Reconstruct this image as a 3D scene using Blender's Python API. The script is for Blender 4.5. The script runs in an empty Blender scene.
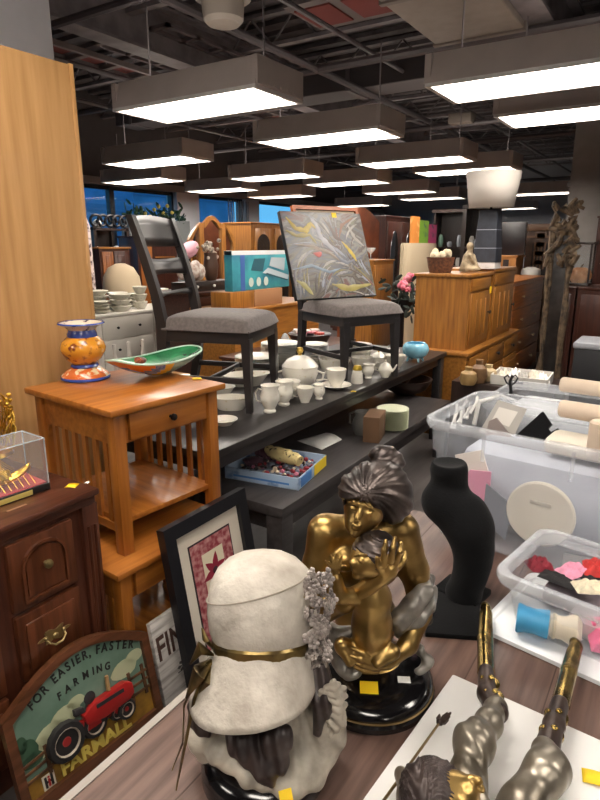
import bpy, bmesh, math, random
import numpy as np
from mathutils import Vector, Matrix, Euler
random.seed(7); np.random.seed(7)
PI = math.pi
scn = bpy.context.scene
COL = scn.collection
# ---------------------------------------------------------------- camera model (world y runs along the display tables, x across them)
F = 590.0; TH = math.radians(14.7); H = 1.6; YAW = math.radians(32.8)
_C, _S = math.cos(math.radians(57.2)), math.sin(math.radians(57.2))
def ray(px, py):
    a = (px-300)/F; b = -(py-400)/F
    X, Y, Z = a, math.cos(TH)+b*math.sin(TH), -math.sin(TH)+b*math.cos(TH)
    return Vector((_S*X-_C*Y, _C*X+_S*Y, Z)), Y
def atz(px, py, z):
    r, _ = ray(px, py); t = (z-H)/r.z; return Vector((r.x*t, r.y*t, z))
def atx(px, py, x):
    r, _ = ray(px, py); t = x/r.x; return Vector((x, r.y*t, H+r.z*t))
def aty(px, py, y):
    r, _ = ray(px, py); t = y/r.y; return Vector((r.x*t, y, H+r.z*t))
def atd(px, py, d):
    r, Y = ray(px, py); t = d/Y; return Vector((r.x*t, r.y*t, H+r.z*t))
cam = bpy.data.cameras.new('camera'); co = bpy.data.objects.new('camera', cam); COL.objects.link(co)
co.location = (0, 0, H); co.rotation_euler = (PI/2-TH, 0, YAW)
cam.sensor_fit = 'VERTICAL'; cam.sensor_height = 36; cam.lens = F/800*36; cam.clip_start = 0.02; cam.clip_end = 200
scn.camera = co
vs = scn.view_settings; vs.view_transform = 'Standard'; vs.look = 'None'; vs.gamma = 1; vs.exposure = 0.22
vs.use_curve_mapping = False

# ---------------------------------------------------------------- materials
def lin(c):
    if isinstance(c, str):
        c = c.lstrip('#'); c = [int(c[i:i+2], 16)/255 for i in (0, 2, 4)]
        c = [x/12.92 if x <= .04045 else ((x+.055)/1.055)**2.4 for x in c]
    return (*c[:3], 1.0)
_M = {}
def mat(name, color, rough=.5, metal=0., var=0., vscale=8., bump=0., bscale=60., stretch=None, color2=None, alpha=1., emit=None, estr=0., spec=.5, sheen=0., trans=0., coat=0., ramp=(.35, .65), detail=4.):
    if name in _M: return _M[name]
    m = bpy.data.materials.new(name); m.use_nodes = True; nt = m.node_tree; N = nt.nodes; L = nt.links
    bs = N['Principled BSDF']; c1 = lin(color)
    bs.inputs['Base Color'].default_value = c1
    bs.inputs['Roughness'].default_value = rough; bs.inputs['Metallic'].default_value = metal
    bs.inputs['Specular IOR Level'].default_value = spec
    bs.inputs['Alpha'].default_value = alpha
    if sheen: bs.inputs['Sheen Weight'].default_value = sheen
    if trans: bs.inputs['Transmission Weight'].default_value = trans
    if coat: bs.inputs['Coat Weight'].default_value = coat; bs.inputs['Coat Roughness'].default_value = .15
    if emit: bs.inputs['Emission Color'].default_value = lin(emit); bs.inputs['Emission Strength'].default_value = estr
    if color2 or var or bump:
        tc = N.new('ShaderNodeTexCoord'); mp = N.new('ShaderNodeMapping'); L.new(tc.outputs['Object'], mp.inputs['Vector'])
        if stretch: mp.inputs['Scale'].default_value = stretch
    if color2 or var:
        nz = N.new('ShaderNodeTexNoise'); nz.inputs['Scale'].default_value = vscale; nz.inputs['Detail'].default_value = detail
        L.new(mp.outputs[0], nz.inputs['Vector'])
        rp = N.new('ShaderNodeValToRGB'); rp.color_ramp.elements[0].position = ramp[0]; rp.color_ramp.elements[1].position = ramp[1]
        c2 = lin(color2) if color2 else tuple(min(1, x*(1-var)) for x in c1[:3])+(1,)
        rp.color_ramp.elements[0].color = c2; rp.color_ramp.elements[1].color = c1
        L.new(nz.outputs[0], rp.inputs[0]); L.new(rp.outputs[0], bs.inputs['Base Color'])
    if bump:
        nb = N.new('ShaderNodeTexNoise'); nb.inputs['Scale'].default_value = bscale; nb.inputs['Detail'].default_value = 3
        L.new(mp.outputs[0], nb.inputs['Vector'])
        bp = N.new('ShaderNodeBump'); bp.inputs['Strength'].default_value = bump; bp.inputs['Distance'].default_value = .01
        L.new(nb.outputs[0], bp.inputs['Height']); L.new(bp.outputs[0], bs.inputs['Normal'])
    _M[name] = m; return m
def wood(name, light, dark, axis='z', rough=.4, scale=3.0, coat=.25):
    st = {'x': (1, 14, 14), 'y': (14, 1, 14), 'z': (14, 14, 1)}[axis]
    return mat(name+'_'+axis, light, rough, color2=dark, vscale=scale, stretch=st, bump=.08, bscale=scale*2, coat=coat, ramp=(.3, .7), detail=6)
def marble_mix(name, cols, scale=3., dist=6., rough=.5, stops=None, stretch=None):
    """swirled paint: warped noise through a many-stop ramp"""
    if name in _M: return _M[name]
    m = bpy.data.materials.new(name); m.use_nodes = True; N = m.node_tree.nodes; L = m.node_tree.links
    bs = N['Principled BSDF']; bs.inputs['Roughness'].default_value = rough
    tc = N.new('ShaderNodeTexCoord'); mp = N.new('ShaderNodeMapping'); L.new(tc.outputs['Object'], mp.inputs['Vector'])
    if stretch: mp.inputs['Scale'].default_value = stretch
    nz = N.new('ShaderNodeTexNoise'); nz.inputs['Scale'].default_value = scale; nz.inputs['Detail'].default_value = 8
    nz.inputs['Distortion'].default_value = dist; L.new(mp.outputs[0], nz.inputs['Vector'])
    rp = N.new('ShaderNodeValToRGB'); el = rp.color_ramp.elements
    n = len(cols); stops = stops or [.25+.5*i/(n-1) for i in range(n)]
    el[0].position = stops[0]; el[0].color = lin(cols[0]); el[1].position = stops[-1]; el[1].color = lin(cols[-1])
    for s, c in zip(stops[1:-1], cols[1:-1]):
        e = el.new(s); e.color = lin(c)
    L.new(nz.outputs[0], rp.inputs[0]); L.new(rp.outputs[0], bs.inputs['Base Color'])
    _M[name] = m; return m

# ---------------------------------------------------------------- mesh builder
class MB:
    def __init__(s): s.bm = bmesh.new(); s.mi = 0
    def _fin(s, vs, M=None, bev=0, seg=2):
        if M is not None: bmesh.ops.transform(s.bm, matrix=M, verts=vs)
        fs = {f for v in vs for f in v.link_faces}
        for f in fs: f.material_index = s.mi
        if bev:
            es = list({e for v in vs for e in v.link_edges})
            r = bmesh.ops.bevel(s.bm, geom=es, offset=bev, segments=seg, affect='EDGES', profile=.5)
            for f in r['faces']: f.material_index = s.mi
        return s
    def box(s, c, d, bev=0, M=None, rz=0, seg=2):
        vs = bmesh.ops.create_cube(s.bm, size=1)['verts']
        m = Matrix.Translation(c) @ Matrix.Rotation(rz, 4, 'Z') @ Matrix.Diagonal((*d, 1))
        bmesh.ops.transform(s.bm, matrix=m, verts=vs)
        return s._fin(vs, M, bev, seg)
    def bx(s, x0, x1, y0, y1, z0, z1, bev=0, M=None):
        return s.box(((x0+x1)/2, (y0+y1)/2, (z0+z1)/2), (abs(x1-x0), abs(y1-y0), abs(z1-z0)), bev, M)
    def cyl(s, p0, p1, r0, r1=None, seg=16, M=None):
        p0 = Vector(p0); p1 = Vector(p1); r1 = r0 if r1 is None else r1
        d = p1-p0; L = d.length
        vs = bmesh.ops.create_cone(s.bm, cap_ends=True, cap_tris=False, segments=seg, radius1=r0, radius2=max(r1, 1e-5), depth=L)['verts']
        m = Matrix.Translation((p0+p1)/2) @ d.to_track_quat('Z', 'Y').to_matrix().to_4x4()
        bmesh.ops.transform(s.bm, matrix=m, verts=vs)
        return s._fin(vs, M)
    def ell(s, c, r, M=None, seg=16, rot=None):
        vs = bmesh.ops.create_uvsphere(s.bm, u_segments=seg, v_segments=max(6, seg*2//3), radius=1)['verts']
        r = (r, r, r) if not hasattr(r, '__len__') else r
        m = Matrix.Translation(c) @ (rot.to_4x4() if rot is not None else Matrix()) @ Matrix.Diagonal((*r, 1))
        bmesh.ops.transform(s.bm, matrix=m, verts=vs)
        return s._fin(vs, M)
    def rings(s, rings, close=True, cap0=True, cap1=True, M=None):
        """rings: lists of points, all the same length"""
        R = [[s.bm.verts.new(p) for p in r] for r in rings]
        n = len(R[0]); fs = []
        for a, b in zip(R, R[1:]):
            for i in range(n if close else n-1):
                j = (i+1) % n
                fs.append(s.bm.faces.new((a[i], a[j], b[j], b[i])))
        if cap0 and close: fs.append(s.bm.faces.new(R[0][::-1]))
        if cap1 and close: fs.append(s.bm.faces.new(R[-1]))
        return s._fin([v for r in R for v in r], M)
    def lathe(s, prof, c=(0, 0, 0), seg=24, M=None, sx=1., sy=1., wob=None, cap0=True, cap1=True):
        rs = []
        for r, z in prof:
            ring = []
            for i in range(seg):
                a = 2*PI*i/seg; k = r*(wob(a, z) if wob else 1)
                ring.append((c[0]+k*sx*math.cos(a), c[1]+k*sy*math.sin(a), c[2]+z))
            rs.append(ring)
        return s.rings(rs, True, cap0, cap1, M)
    def tube(s, pts, r, seg=8, M=None, flat=1.):
        pts = [Vector(p) for p in pts]; n = len(pts)
        rr = r if hasattr(r, '__len__') else [r]*n
        rs = []; up = Vector((0, 0, 1)); prev = None
        for i, p in enumerate(pts):
            t = (pts[min(i+1, n-1)]-pts[max(i-1, 0)]).normalized()
            if prev is None: prev = t.cross(up) if abs(t.z) < .95 else t.cross(Vector((1, 0, 0)))
            a = (prev-t*prev.dot(t)).normalized(); b = t.cross(a); prev = a
            rs.append([p+a*(rr[i]*math.cos(2*PI*k/seg))+b*(rr[i]*flat*math.sin(2*PI*k/seg)) for k in range(seg)])
        return s.rings(rs, True, True, True, M)
    def prism(s, pts, z0, z1, M=None, bev=0):
        a = [s.bm.verts.new((p[0], p[1], z0)) for p in pts]; b = [s.bm.verts.new((p[0], p[1], z1)) for p in pts]
        n = len(pts); s.bm.faces.new(a[::-1]); s.bm.faces.new(b)
        for i in range(n): s.bm.faces.new((a[i], a[(i+1) % n], b[(i+1) % n], b[i]))
        return s._fin(a+b, M, bev)
    def frame(s, outer, inner, z0, z1, M=None):
        """ring between two loops of equal length"""
        n = len(outer); V = s.bm.verts.new
        o0 = [V((*p, z0)) for p in outer]; o1 = [V((*p, z1)) for p in outer]; i0 = [V((*p, z0)) for p in inner]; i1 = [V((*p, z1)) for p in inner]
        for k in range(n):
            j = (k+1) % n
            for q in ((o0[k], o0[j], o1[j], o1[k]), (o1[k], o1[j], i1[j], i1[k]), (i1[k], i1[j], i0[j], i0[k]), (i0[k], i0[j], o0[j], o0[k])):
                s.bm.faces.new(q)
        return s._fin(o0+o1+i0+i1, M)
    def text(s, body, size, M=None, depth=.002, bold=0., sx=1., align='CENTER'):
        cu = bpy.data.curves.new('t', 'FONT'); cu.body = body; cu.size = size; cu.extrude = depth/2; cu.offset = bold; cu.align_x = align
        o = bpy.data.objects.new('t', cu); COL.objects.link(o)
        me = bpy.data.meshes.new_from_object(o.evaluated_get(bpy.context.evaluated_depsgraph_get()))
        bpy.data.objects.remove(o); bpy.data.curves.remove(cu)
        n0 = len(s.bm.verts); s.bm.from_mesh(me); bpy.data.meshes.remove(me); s.bm.verts.ensure_lookup_table()
        vs = s.bm.verts[n0:]
        bmesh.ops.transform(s.bm, matrix=Matrix.Diagonal((sx, 1, 1, 1)), verts=vs)
        return s._fin(vs, M)
    def sheet(s, fn, nu, nv, M=None, closed_u=False):
        V = [[s.bm.verts.new(fn(i/nu, j/nv)) for j in range(nv+1)] for i in range(nu+(0 if closed_u else 1))]
        n = len(V)
        for i in range(nu):
            for j in range(nv):
                s.bm.faces.new((V[i][j], V[(i+1) % n][j], V[(i+1) % n][j+1], V[i][j+1]))
        return s._fin([v for r in V for v in r], M)
    def build(s, name, m, parent=None, smooth=True, angle=38, solid=0, subsurf=0, loc=None):
        me = bpy.data.meshes.new(name)
        bmesh.ops.recalc_face_normals(s.bm, faces=s.bm.faces)
        s.bm.to_mesh(me); s.bm.free()
        for mm in (m if isinstance(m, (list, tuple)) else [m]): me.materials.append(mm)
        if smooth:
            me.shade_smooth(); me.set_sharp_from_angle(angle=math.radians(angle))
        o = bpy.data.objects.new(name, me); COL.objects.link(o)
        if parent: o.parent = parent
        if loc is not None: o.location = loc
        if solid:
            md = o.modifiers.new('solid', 'SOLIDIFY'); md.thickness = solid; md.offset = 0
        if subsurf:
            md = o.modifiers.new('sub', 'SUBSURF'); md.levels = subsurf; md.render_levels = subsurf
        return o
def tag(o, label=None, cat=None, group=None, kind=None):
    if label: o['label'] = label
    if cat: o['category'] = cat
    if group: o['group'] = group
    if kind: o['kind'] = kind
    return o
def thing(name, label, cat, loc=(0, 0, 0), rz=0, group=None, M=None):
    o = bpy.data.objects.new(name, None); COL.objects.link(o); o.empty_display_size = .05
    if M is not None: o.matrix_world = M
    else: o.location = loc; o.rotation_euler = (0, 0, rz)
    return tag(o, label, cat, group)
def copy_tree(o, parent=None, depth=0):
    c = o.copy(); COL.objects.link(c)
    if parent: c.parent = parent
    for ch in list(o.children): copy_tree(ch, c, depth+1)
    return c
def struct(o): o['kind'] = 'structure'; return o
def basis(o, X, Y):
    """matrix with local x, y along X, Y"""
    X = Vector(X).normalized(); Y = Vector(Y); Y = (Y-X*Y.dot(X)).normalized(); Z = X.cross(Y)
    m = Matrix((X, Y, Z)).transposed().to_4x4(); m.translation = Vector(o); return m
def T3(x, y, z=0): return Matrix.Translation((x, y, z))
def RZ(a): return Matrix.Rotation(a, 4, 'Z')
def RX(a): return Matrix.Rotation(a, 4, 'X')
def RY(a): return Matrix.Rotation(a, 4, 'Y')

# ---------------------------------------------------------------- sculpting: blended volumes turned into one skin
class Clay:
    def __init__(s, lo, hi, h):
        s.lo = np.array(lo, float); s.h = h
        s.n = np.ceil((np.array(hi, float)-s.lo)/h).astype(int)+1
        s.D = np.full(s.n, 1.0, np.float32)
    def _sl(s, lo, hi, pad):
        a = np.clip(np.floor((np.minimum(lo, hi)-pad-s.lo)/s.h).astype(int), 0, s.n); b = np.clip(np.ceil((np.maximum(lo, hi)+pad-s.lo)/s.h).astype(int)+1, 0, s.n)
        if (b <= a).any(): return None, None
        g = np.meshgrid(*[s.lo[i]+s.h*np.arange(a[i], b[i]) for i in range(3)], indexing='ij')
        return tuple(slice(a[i], b[i]) for i in range(3)), np.stack(g, -1)
    def _put(s, sl, d, k, sub=False):
        A = s.D[sl]
        if sub:
            h = np.clip(.5-.5*(A+d)/k, 0, 1); s.D[sl] = A*(1-h)-d*h+k*h*(1-h)
        else:
            h = np.clip(.5+.5*(A-d)/k, 0, 1); s.D[sl] = A*(1-h)+d*h-k*h*(1-h)
    def cone(s, a, b, ra, rb=None, k=.006, sub=False):
        a = np.array(a, float); b = np.array(b, float); rb = ra if rb is None else rb
        sl, P = s._sl(a, b, max(ra, rb)+k*2+3*s.h)
        if sl is None: return s
        ba = b-a; t = np.clip(((P-a)@ba)/max(ba@ba, 1e-12), 0, 1)
        d = np.linalg.norm(P-a-t[..., None]*ba, axis=-1)-(ra+(rb-ra)*t)
        s._put(sl, d, k, sub); return s
    def path(s, pts, rs, k=.006):
        for i in range(len(pts)-1): s.cone(pts[i], pts[i+1], rs[i], rs[i+1], k)
        return s
    def ell(s, c, r, k=.006, R=None, sub=False):
        c = np.array(c, float); r = np.array(r if hasattr(r, '__len__') else (r, r, r), float)
        m = r.max(); sl, P = s._sl(c-m, c+m, k*2+3*s.h)
        if sl is None: return s
        q = P-c
        if R is not None: q = q@np.array(R)
        k0 = np.linalg.norm(q/r, axis=-1); k1 = np.linalg.norm(q/(r*r), axis=-1)+1e-9
        s._put(sl, k0*(k0-1)/k1, k, sub); return s
    def warp(s, fn, band=.02):
        g = np.meshgrid(*[s.lo[i]+s.h*np.arange(s.n[i]) for i in range(3)], indexing='ij')
        w = np.abs(s.D) < band
        P = np.stack([q[w] for q in g], -1); s.D[w] += fn(P).astype(np.float32); return s
    def mesh(s, name, m, parent=None, loc=None):
        D = s.D; D[0], D[-1], D[:, 0], D[:, -1], D[:, :, 0], D[:, :, -1] = 1, 1, 1, 1, 1, 1
        ins = D < 0; nx, ny, nz = s.n
        cnt = np.zeros((nx-1, ny-1, nz-1), np.int8); acc = np.zeros((nx-1, ny-1, nz-1, 3), np.float32); ne = np.zeros((nx-1, ny-1, nz-1), np.float32)
        off = [(i, j, k) for i in (0, 1) for j in (0, 1) for k in (0, 1)]
        cs = {o: (slice(o[0], nx-1+o[0]), slice(o[1], ny-1+o[1]), slice(o[2], nz-1+o[2])) for o in off}
        for o in off: cnt += ins[cs[o]]
        act = (cnt > 0) & (cnt < 8)
        idx = np.argwhere(act); vid = -np.ones(act.shape, np.int64); vid[act] = np.arange(len(idx))
        pos = np.zeros((len(idx), 3)); num = np.zeros(len(idx))
        val = {o: D[idx[:, 0]+o[0], idx[:, 1]+o[1], idx[:, 2]+o[2]] for o in off}
        for a in off:
            for ax in range(3):
                if a[ax]: continue
                b = list(a); b[ax] = 1; b = tuple(b)
                va, vb = val[a], val[b]; cr = (va < 0) != (vb < 0)
                t = np.where(cr, va/np.where(cr, va-vb, 1), 0)
                p = np.tile(np.array(a, float), (len(idx), 1)); p[:, ax] += t
                pos += p*cr[:, None]; num += cr
        V = s.lo+s.h*(idx+pos/num[:, None])
        faces = []
        for ax in range(3):
            u, v = (ax+1) % 3, (ax+2) % 3
            A = np.take(ins, range(0, s.n[ax]-1), ax); B = np.take(ins, range(1, s.n[ax]), ax)
            e = np.argwhere(A != B)
            e = e[(e[:, u] > 0) & (e[:, v] > 0) & (e[:, u] < s.n[u]-1) & (e[:, v] < s.n[v]-1)]
            fl = A[e[:, 0], e[:, 1], e[:, 2]]
            q = []
            for du, dv in ((0, 0), (-1, 0), (-1, -1), (0, -1)):
                c = e.copy(); c[:, u] += du; c[:, v] += dv; q.append(vid[c[:, 0], c[:, 1], c[:, 2]])
            q = np.stack(q, 1); q[~fl] = q[~fl][:, ::-1]; faces.append(q)
        Fc = np.concatenate(faces)
        me = bpy.data.meshes.new(name); me.from_pydata(V.tolist(), [], Fc.tolist()); me.update()
        # two rounds of smoothing takes out the voxel steps
        bm = bmesh.new(); bm.from_mesh(me)
        for _ in range(2): bmesh.ops.smooth_vert(bm, verts=bm.verts, factor=.5, use_axis_x=True, use_axis_y=True, use_axis_z=True)
        bmesh.ops.recalc_face_normals(bm, faces=bm.faces); bm.to_mesh(me); bm.free()
        for mm in (m if isinstance(m, (list, tuple)) else [m]): me.materials.append(mm)
        me.shade_smooth()
        o = bpy.data.objects.new(name, me); COL.objects.link(o)
        if parent: o.parent = parent
        if loc is not None: o.location = loc
        return o
# ================================================================ THE ROOM
X0, X1, Y0, Y1, ZC = -8.5, 4.5, -4.0, 18.0, 4.0
m_floor = mat('floor_vinyl', '#5b5654', .45, color2='#4a4442', vscale=2.5, stretch=(6, 1, 1), bump=.03)
m_deck = mat('steel_deck', '#5f595b', .7, color2='#4c4648', vscale=5)
m_beam = mat('dark_steel', '#7a7376', .6, color2='#645e61', vscale=6)
m_wall = mat('grey_paint', '#9a9a9e', .8, var=.12, vscale=2)
m_white = mat('white_paint', '#c6c6cc', .7, var=.08, vscale=2)
m_glass = mat('window_glass', '#4f8cb4', .04, alpha=.14, spec=.6)
m_frame = mat('window_metal', '#2a2d33', .5)
def plane_box(name, a, b, m):
    mb = MB(); mb.bx(a[0], b[0], a[1], b[1], a[2], b[2]); return struct(mb.build(name, m, smooth=False))
plane_box('floor', (X0-.2, Y0-.2, -.1), (X1+.2, Y1+.2, 0), m_floor)
# ceiling deck with ribs
mb = MB(); mb.bx(X0-.2, X1+.2, Y0-.2, Y1+.2, ZC, ZC+.1)
y = Y0+.1
while y < Y1:
    mb.bx(X0, X1, y, y+.12, ZC-.05, ZC+.01); y += .3
struct(mb.build('ceiling', m_deck, smooth=False))
plane_box('wall_right', (X1, Y0, 0), (X1+.15, Y1, ZC), m_wall)
plane_box('wall_back', (X0, Y0-.15, 0), (X1, Y0, ZC), m_wall)
plane_box('wall_far', (X0, Y1, 0), (X1, Y1+.15, ZC), m_wall)
# left wall: sill, header and white piers between the windows
SILL, HEAD = .75, 2.58
wins = [(4.3, 8.72), (9.34, 10.86), (11.35, 13.6), (14.1, 17.4)]
mb = MB(); mb.bx(X0-.2, X0, Y0, Y1, 0, SILL); mb.bx(X0-.2, X0, Y0, Y1, HEAD+.12, ZC)
mb.bx(X0-.2, X0, Y0, 4.3, SILL, HEAD+.12)
struct(mb.build('wall_left', mat('dark_header_paint', '#4a4546', .8, var=.1), smooth=False))
mb = MB(); mb.bx(X0-.2, X0+.06, Y0, Y1, HEAD, HEAD+.12)
struct(mb.build('trim_1', mat('header_strip', '#8b8785', .6), smooth=False))
mb = MB()
pr = [w for ab in wins for w in ab]+[Y1]
for a, b in zip(pr[1::2], pr[2::2]): mb.bx(X0-.2, X0+.08, a, b, 0, HEAD)
struct(mb.build('wall_piers', m_white, smooth=False))
for i, (a, b) in enumerate(wins):
    mb = MB(); n = max(1, round((b-a)/1.6))
    mb.bx(X0-.12, X0-.04, a, b, SILL, SILL+.06); mb.bx(X0-.12, X0-.04, a, b, HEAD-.06, HEAD)
    for k in range(n+1):
        y = a+(b-a)*k/n; mb.bx(X0-.12, X0-.02, max(a, y-.05), min(b, y+.05), SILL, HEAD)
    w = struct(mb.build('window_%d' % (i+1), m_frame, smooth=False))
    mb = MB(); mb.bx(X0-.085, X0-.075, a+.02, b-.02, SILL+.03, HEAD-.03)
    g = mb.build('pane', m_glass, w, smooth=False)
# pale vertical blinds in the second window bay
mb = MB()
for k in range(9):
    mb.box((X0+.13, 10.2+k*.085, 1.55), (.012, .085, 1.95), rz=.5)
tag(mb.build('vertical_blind', mat('blind_grey', '#8d97a3', .7), smooth=False), 'pale grey vertical blind hanging at the narrow window behind the triple mirror', 'blind')
# outside
mb = MB(); mb.bx(-60, X0-.3, -20, 60, -.3, -.1); struct(mb.build('ground', mat('asphalt', '#555555', .9), smooth=False))
bt = thing('office_building', 'blue glass office building seen through the left window', 'building', (-26, 19.5, -.1))
mb = MB(); mb.bx(-5, 0, -8, 4.3, 0, 4.0); mb.bx(-6, -.3, 4.3, 13, 0, 9); mb.build('facade', mat('blue_facade', '#447fae', .35, var=.3, vscale=.8), bt, smooth=False)
mb = MB()
for z in (.9, 2.2, 3.4): mb.bx(0, .06, -8, 4.3, z, z+.35)
for z in (2.2, 4.4, 6.6): mb.bx(-.3, -.24, 4.3, 13, z, z+.5)
for k in range(6): mb.bx(0, .08, -8+k*2.1, -7.9+k*2.1, 0, 4.0)
mb.build('window_band', mat('facade_band', '#2f6390', .3), bt, smooth=False)
m_leaf = mat('leaf_green', '#3d5a3c', .7, color2='#1f3524', vscale=9)
bt = thing('street_tree', 'green tree outside the left window beside the oak cabinet edge', 'tree', (-15, 9.6, -.1))
mb = MB(); mb.cyl((0, 0, 0), (0, 0, 1.6), .12, .08); mb.build('trunk', mat('bark', '#4a3a2c', .9), bt)
mb = MB()
for k in range(26):
    mb.ell((random.gauss(0, .5), random.gauss(0, .6), 1.9+random.gauss(0, .38)), random.uniform(.25, .42), seg=8)
mb.build('crown', m_leaf, bt)

# ---- white pier behind the oak cabinet, and the grey pier on the right
mb = MB(); mb.bx(-3.75, -3.2, 1.85, 2.385, 0, ZC); struct(mb.build('pier_near', mat('pier_white', '#e0e0e6', .7, var=.05), smooth=False))
mb = MB(); mb.bx(-1.5, -1.05, 9.0, 9.4, 0, ZC); mb.bx(-1.53, -1.02, 8.97, 9.43, 2.35, 2.42); struct(mb.build('pier_right', mat('pier_grey', '#8b8784', .7, var=.1), smooth=False))

# ---- steelwork under the deck
mb = MB()
def ibeam(mb, a, b, z0, z1, w, ax):
    for zz in ((z0, z0+.025), (z1-.025, z1)):
        if ax == 'y': mb.bx(a[0]-w/2, a[0]+w/2, a[1], b[1], *zz)
        else: mb.bx(a[0], b[0], a[1]-w/2, a[1]+w/2, *zz)
    if ax == 'y': mb.bx(a[0]-.015, a[0]+.015, a[1], b[1], z0, z1)
    else: mb.bx(a[0], b[0], a[1]-.015, a[1]+.015, z0, z1)
for x in (-4.6, -1.3, 2.0): ibeam(mb, (x, Y0), (x, Y1), 3.35, 3.78, .22, 'y')
struct(mb.build('trim_2', m_beam, smooth=False))
mb = MB()
for k in range(15):          # open web joists across the girders
    y = -3+k*1.45
    for z in (3.62, 3.92): mb.bx(X0, X1, y-.04, y+.04, z, z+.035)
    x = X0
    while x < X1-.5:
        mb.cyl((x, y, 3.64), (x+.28, y, 3.93), .012, seg=5); mb.cyl((x+.28, y, 3.93), (x+.56, y, 3.64), .012, seg=5); x += .56
struct(mb.build('trim_3', m_beam, smooth=False))
mb = MB()                    # pipes and conduits
for (x, z, r) in ((-3.4, 3.3, .035), (-2.9, 3.42, .022), (-.4, 3.25, .04), (.6, 3.4, .025), (-5.6, 3.4, .03), (-6.5, 3.3, .025)):
    mb.cyl((x, Y0, z), (x, Y1, z), r, seg=8)
for (y, z, r) in ((3.2, 3.2, .03), (5.6, 3.3, .04), (8.3, 3.15, .035), (10.4, 3.25, .04), (12.8, 3.2, .035), (15.5, 3.1, .04)):
    mb.cyl((X0, y, z), (X1, y, z), r, seg=8)
struct(mb.build('trim_4', mat('conduit_grey', '#4a4447', .5), smooth=True))
# a wide joist seat with red lined cells, running along the left of the ceiling
mb = MB(); a = atz(55, 52, 3.45); xj = a.x
for dx in (-.17, .17): mb.bx(xj+dx-.025, xj+dx+.025, Y0, 9, 3.45, 3.5)
k = Y0
while k < 9:
    mb.bx(xj-.17, xj+.17, k, k+.06, 3.45, 3.49); k += .42
mb.mi = 1; k = Y0+.06
while k < 8.6:
    mb.bx(xj-.12, xj+.12, k+.06, k+.3, 3.49, 3.5); k += .42
struct(mb.build('trim_5', [mat('joist_tan', '#6a6160', .7), mat('red_lining', '#6d302c', .8)], smooth=False))
mb = MB(); b0 = atz(150, 45, 3.55)
for i in range(6):           # perforated hanger rack
    mb.bx(b0.x-.5+i*.2, b0.x-.46+i*.2, b0.y-.3, b0.y+1.3, 3.55, 3.58)
for j in range(5): mb.bx(b0.x-.5, b0.x+.54, b0.y-.3+j*.4, b0.y-.25+j*.4, 3.55, 3.58)
struct(mb.build('trim_6', mat('rack_grey', '#5c5355', .6), smooth=False))
# second red lined panel near the middle
mb = MB(); b0 = atz(352, 12, 3.6)
mb.bx(b0.x-.5, b0.x+.5, b0.y-.35, b0.y+.3, 3.62, 3.66); mb.mi = 1
for i in (-.27, .2): mb.bx(b0.x+i-.18, b0.x+i+.18, b0.y-.25, b0.y+.2, 3.605, 3.62)
struct(mb.build('trim_7', [mat('joist_tan', '#6a6160'), mat('red_lining', '#8c3a35')], smooth=False))
# ducts
d0 = atz(420, 33, 3.3)
du = thing('air_duct', 'wide tan rectangular air duct under the ceiling above the nearest right light', 'duct')
mb = MB(); mb.bx(d0.x, d0.x+.75, 1.5, 5.6, 3.3, 3.75, .01); mb.build('trunk', mat('duct_tan', '#857a72', .6, var=.15), du, smooth=False)
mb = MB()
for y in (2.2, 3.3, 4.4, 5.5):
    mb = MB(); mb.bx(d0.x-.015, d0.x+.765, y, y+.05, 3.285, 3.765); mb.build('flange', mat('duct_tan2', '#6e655f', .6), du, smooth=False)
du2 = thing('air_duct', 'narrow dark air duct crossing the ceiling behind the lights', 'duct')
mb = MB(); mb.bx(-7.5, 2.2, 6.55, 7.0, 3.32, 3.57, .01); mb.build('trunk', mat('duct_dark', '#3d383a', .6), du2, smooth=False)
mb = MB()
for k in range(8):
    mb = MB(); mb.bx(-7.2+k*1.2, -7.15+k*1.2, 6.54, 7.01, 3.31, 3.58); mb.build('flange', mat('duct_dark2', '#565052', .6), du2, smooth=False)
s0 = atz(223, 8, 3.3)
sp = thing('ceiling_speaker', 'pale round bell speaker hanging at the top of the ceiling left of centre', 'speaker', s0)
mb = MB(); mb.lathe([(.03, .2), (.12, .19), (.2, .1), (.21, .06), (.16, .05), (.15, -.08), (.12, -.11), (0.01, -.12)]); mb.build('bell', mat('speaker_shell', '#a49b92', .6), sp)
mb = MB(); mb.cyl((0, 0, .18), (0, 0, .65), .012, seg=8); mb.build('rod', m_beam, sp)
# junction box seen in the middle
jb = atz(462, 119, 3.2)
j = thing('junction_box', 'small tan junction box under the ceiling pipes right of centre', 'junction box', jb)
mb = MB(); mb.box((0, 0, 0), (.3, .22, .12), .01); mb.build('box', mat('jbox', '#6f665f', .6), j)
mb = MB(); mb.cyl((0, 0, .05), (0, 0, .7), .012, seg=6); mb.build('hanger', m_beam, j)

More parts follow.
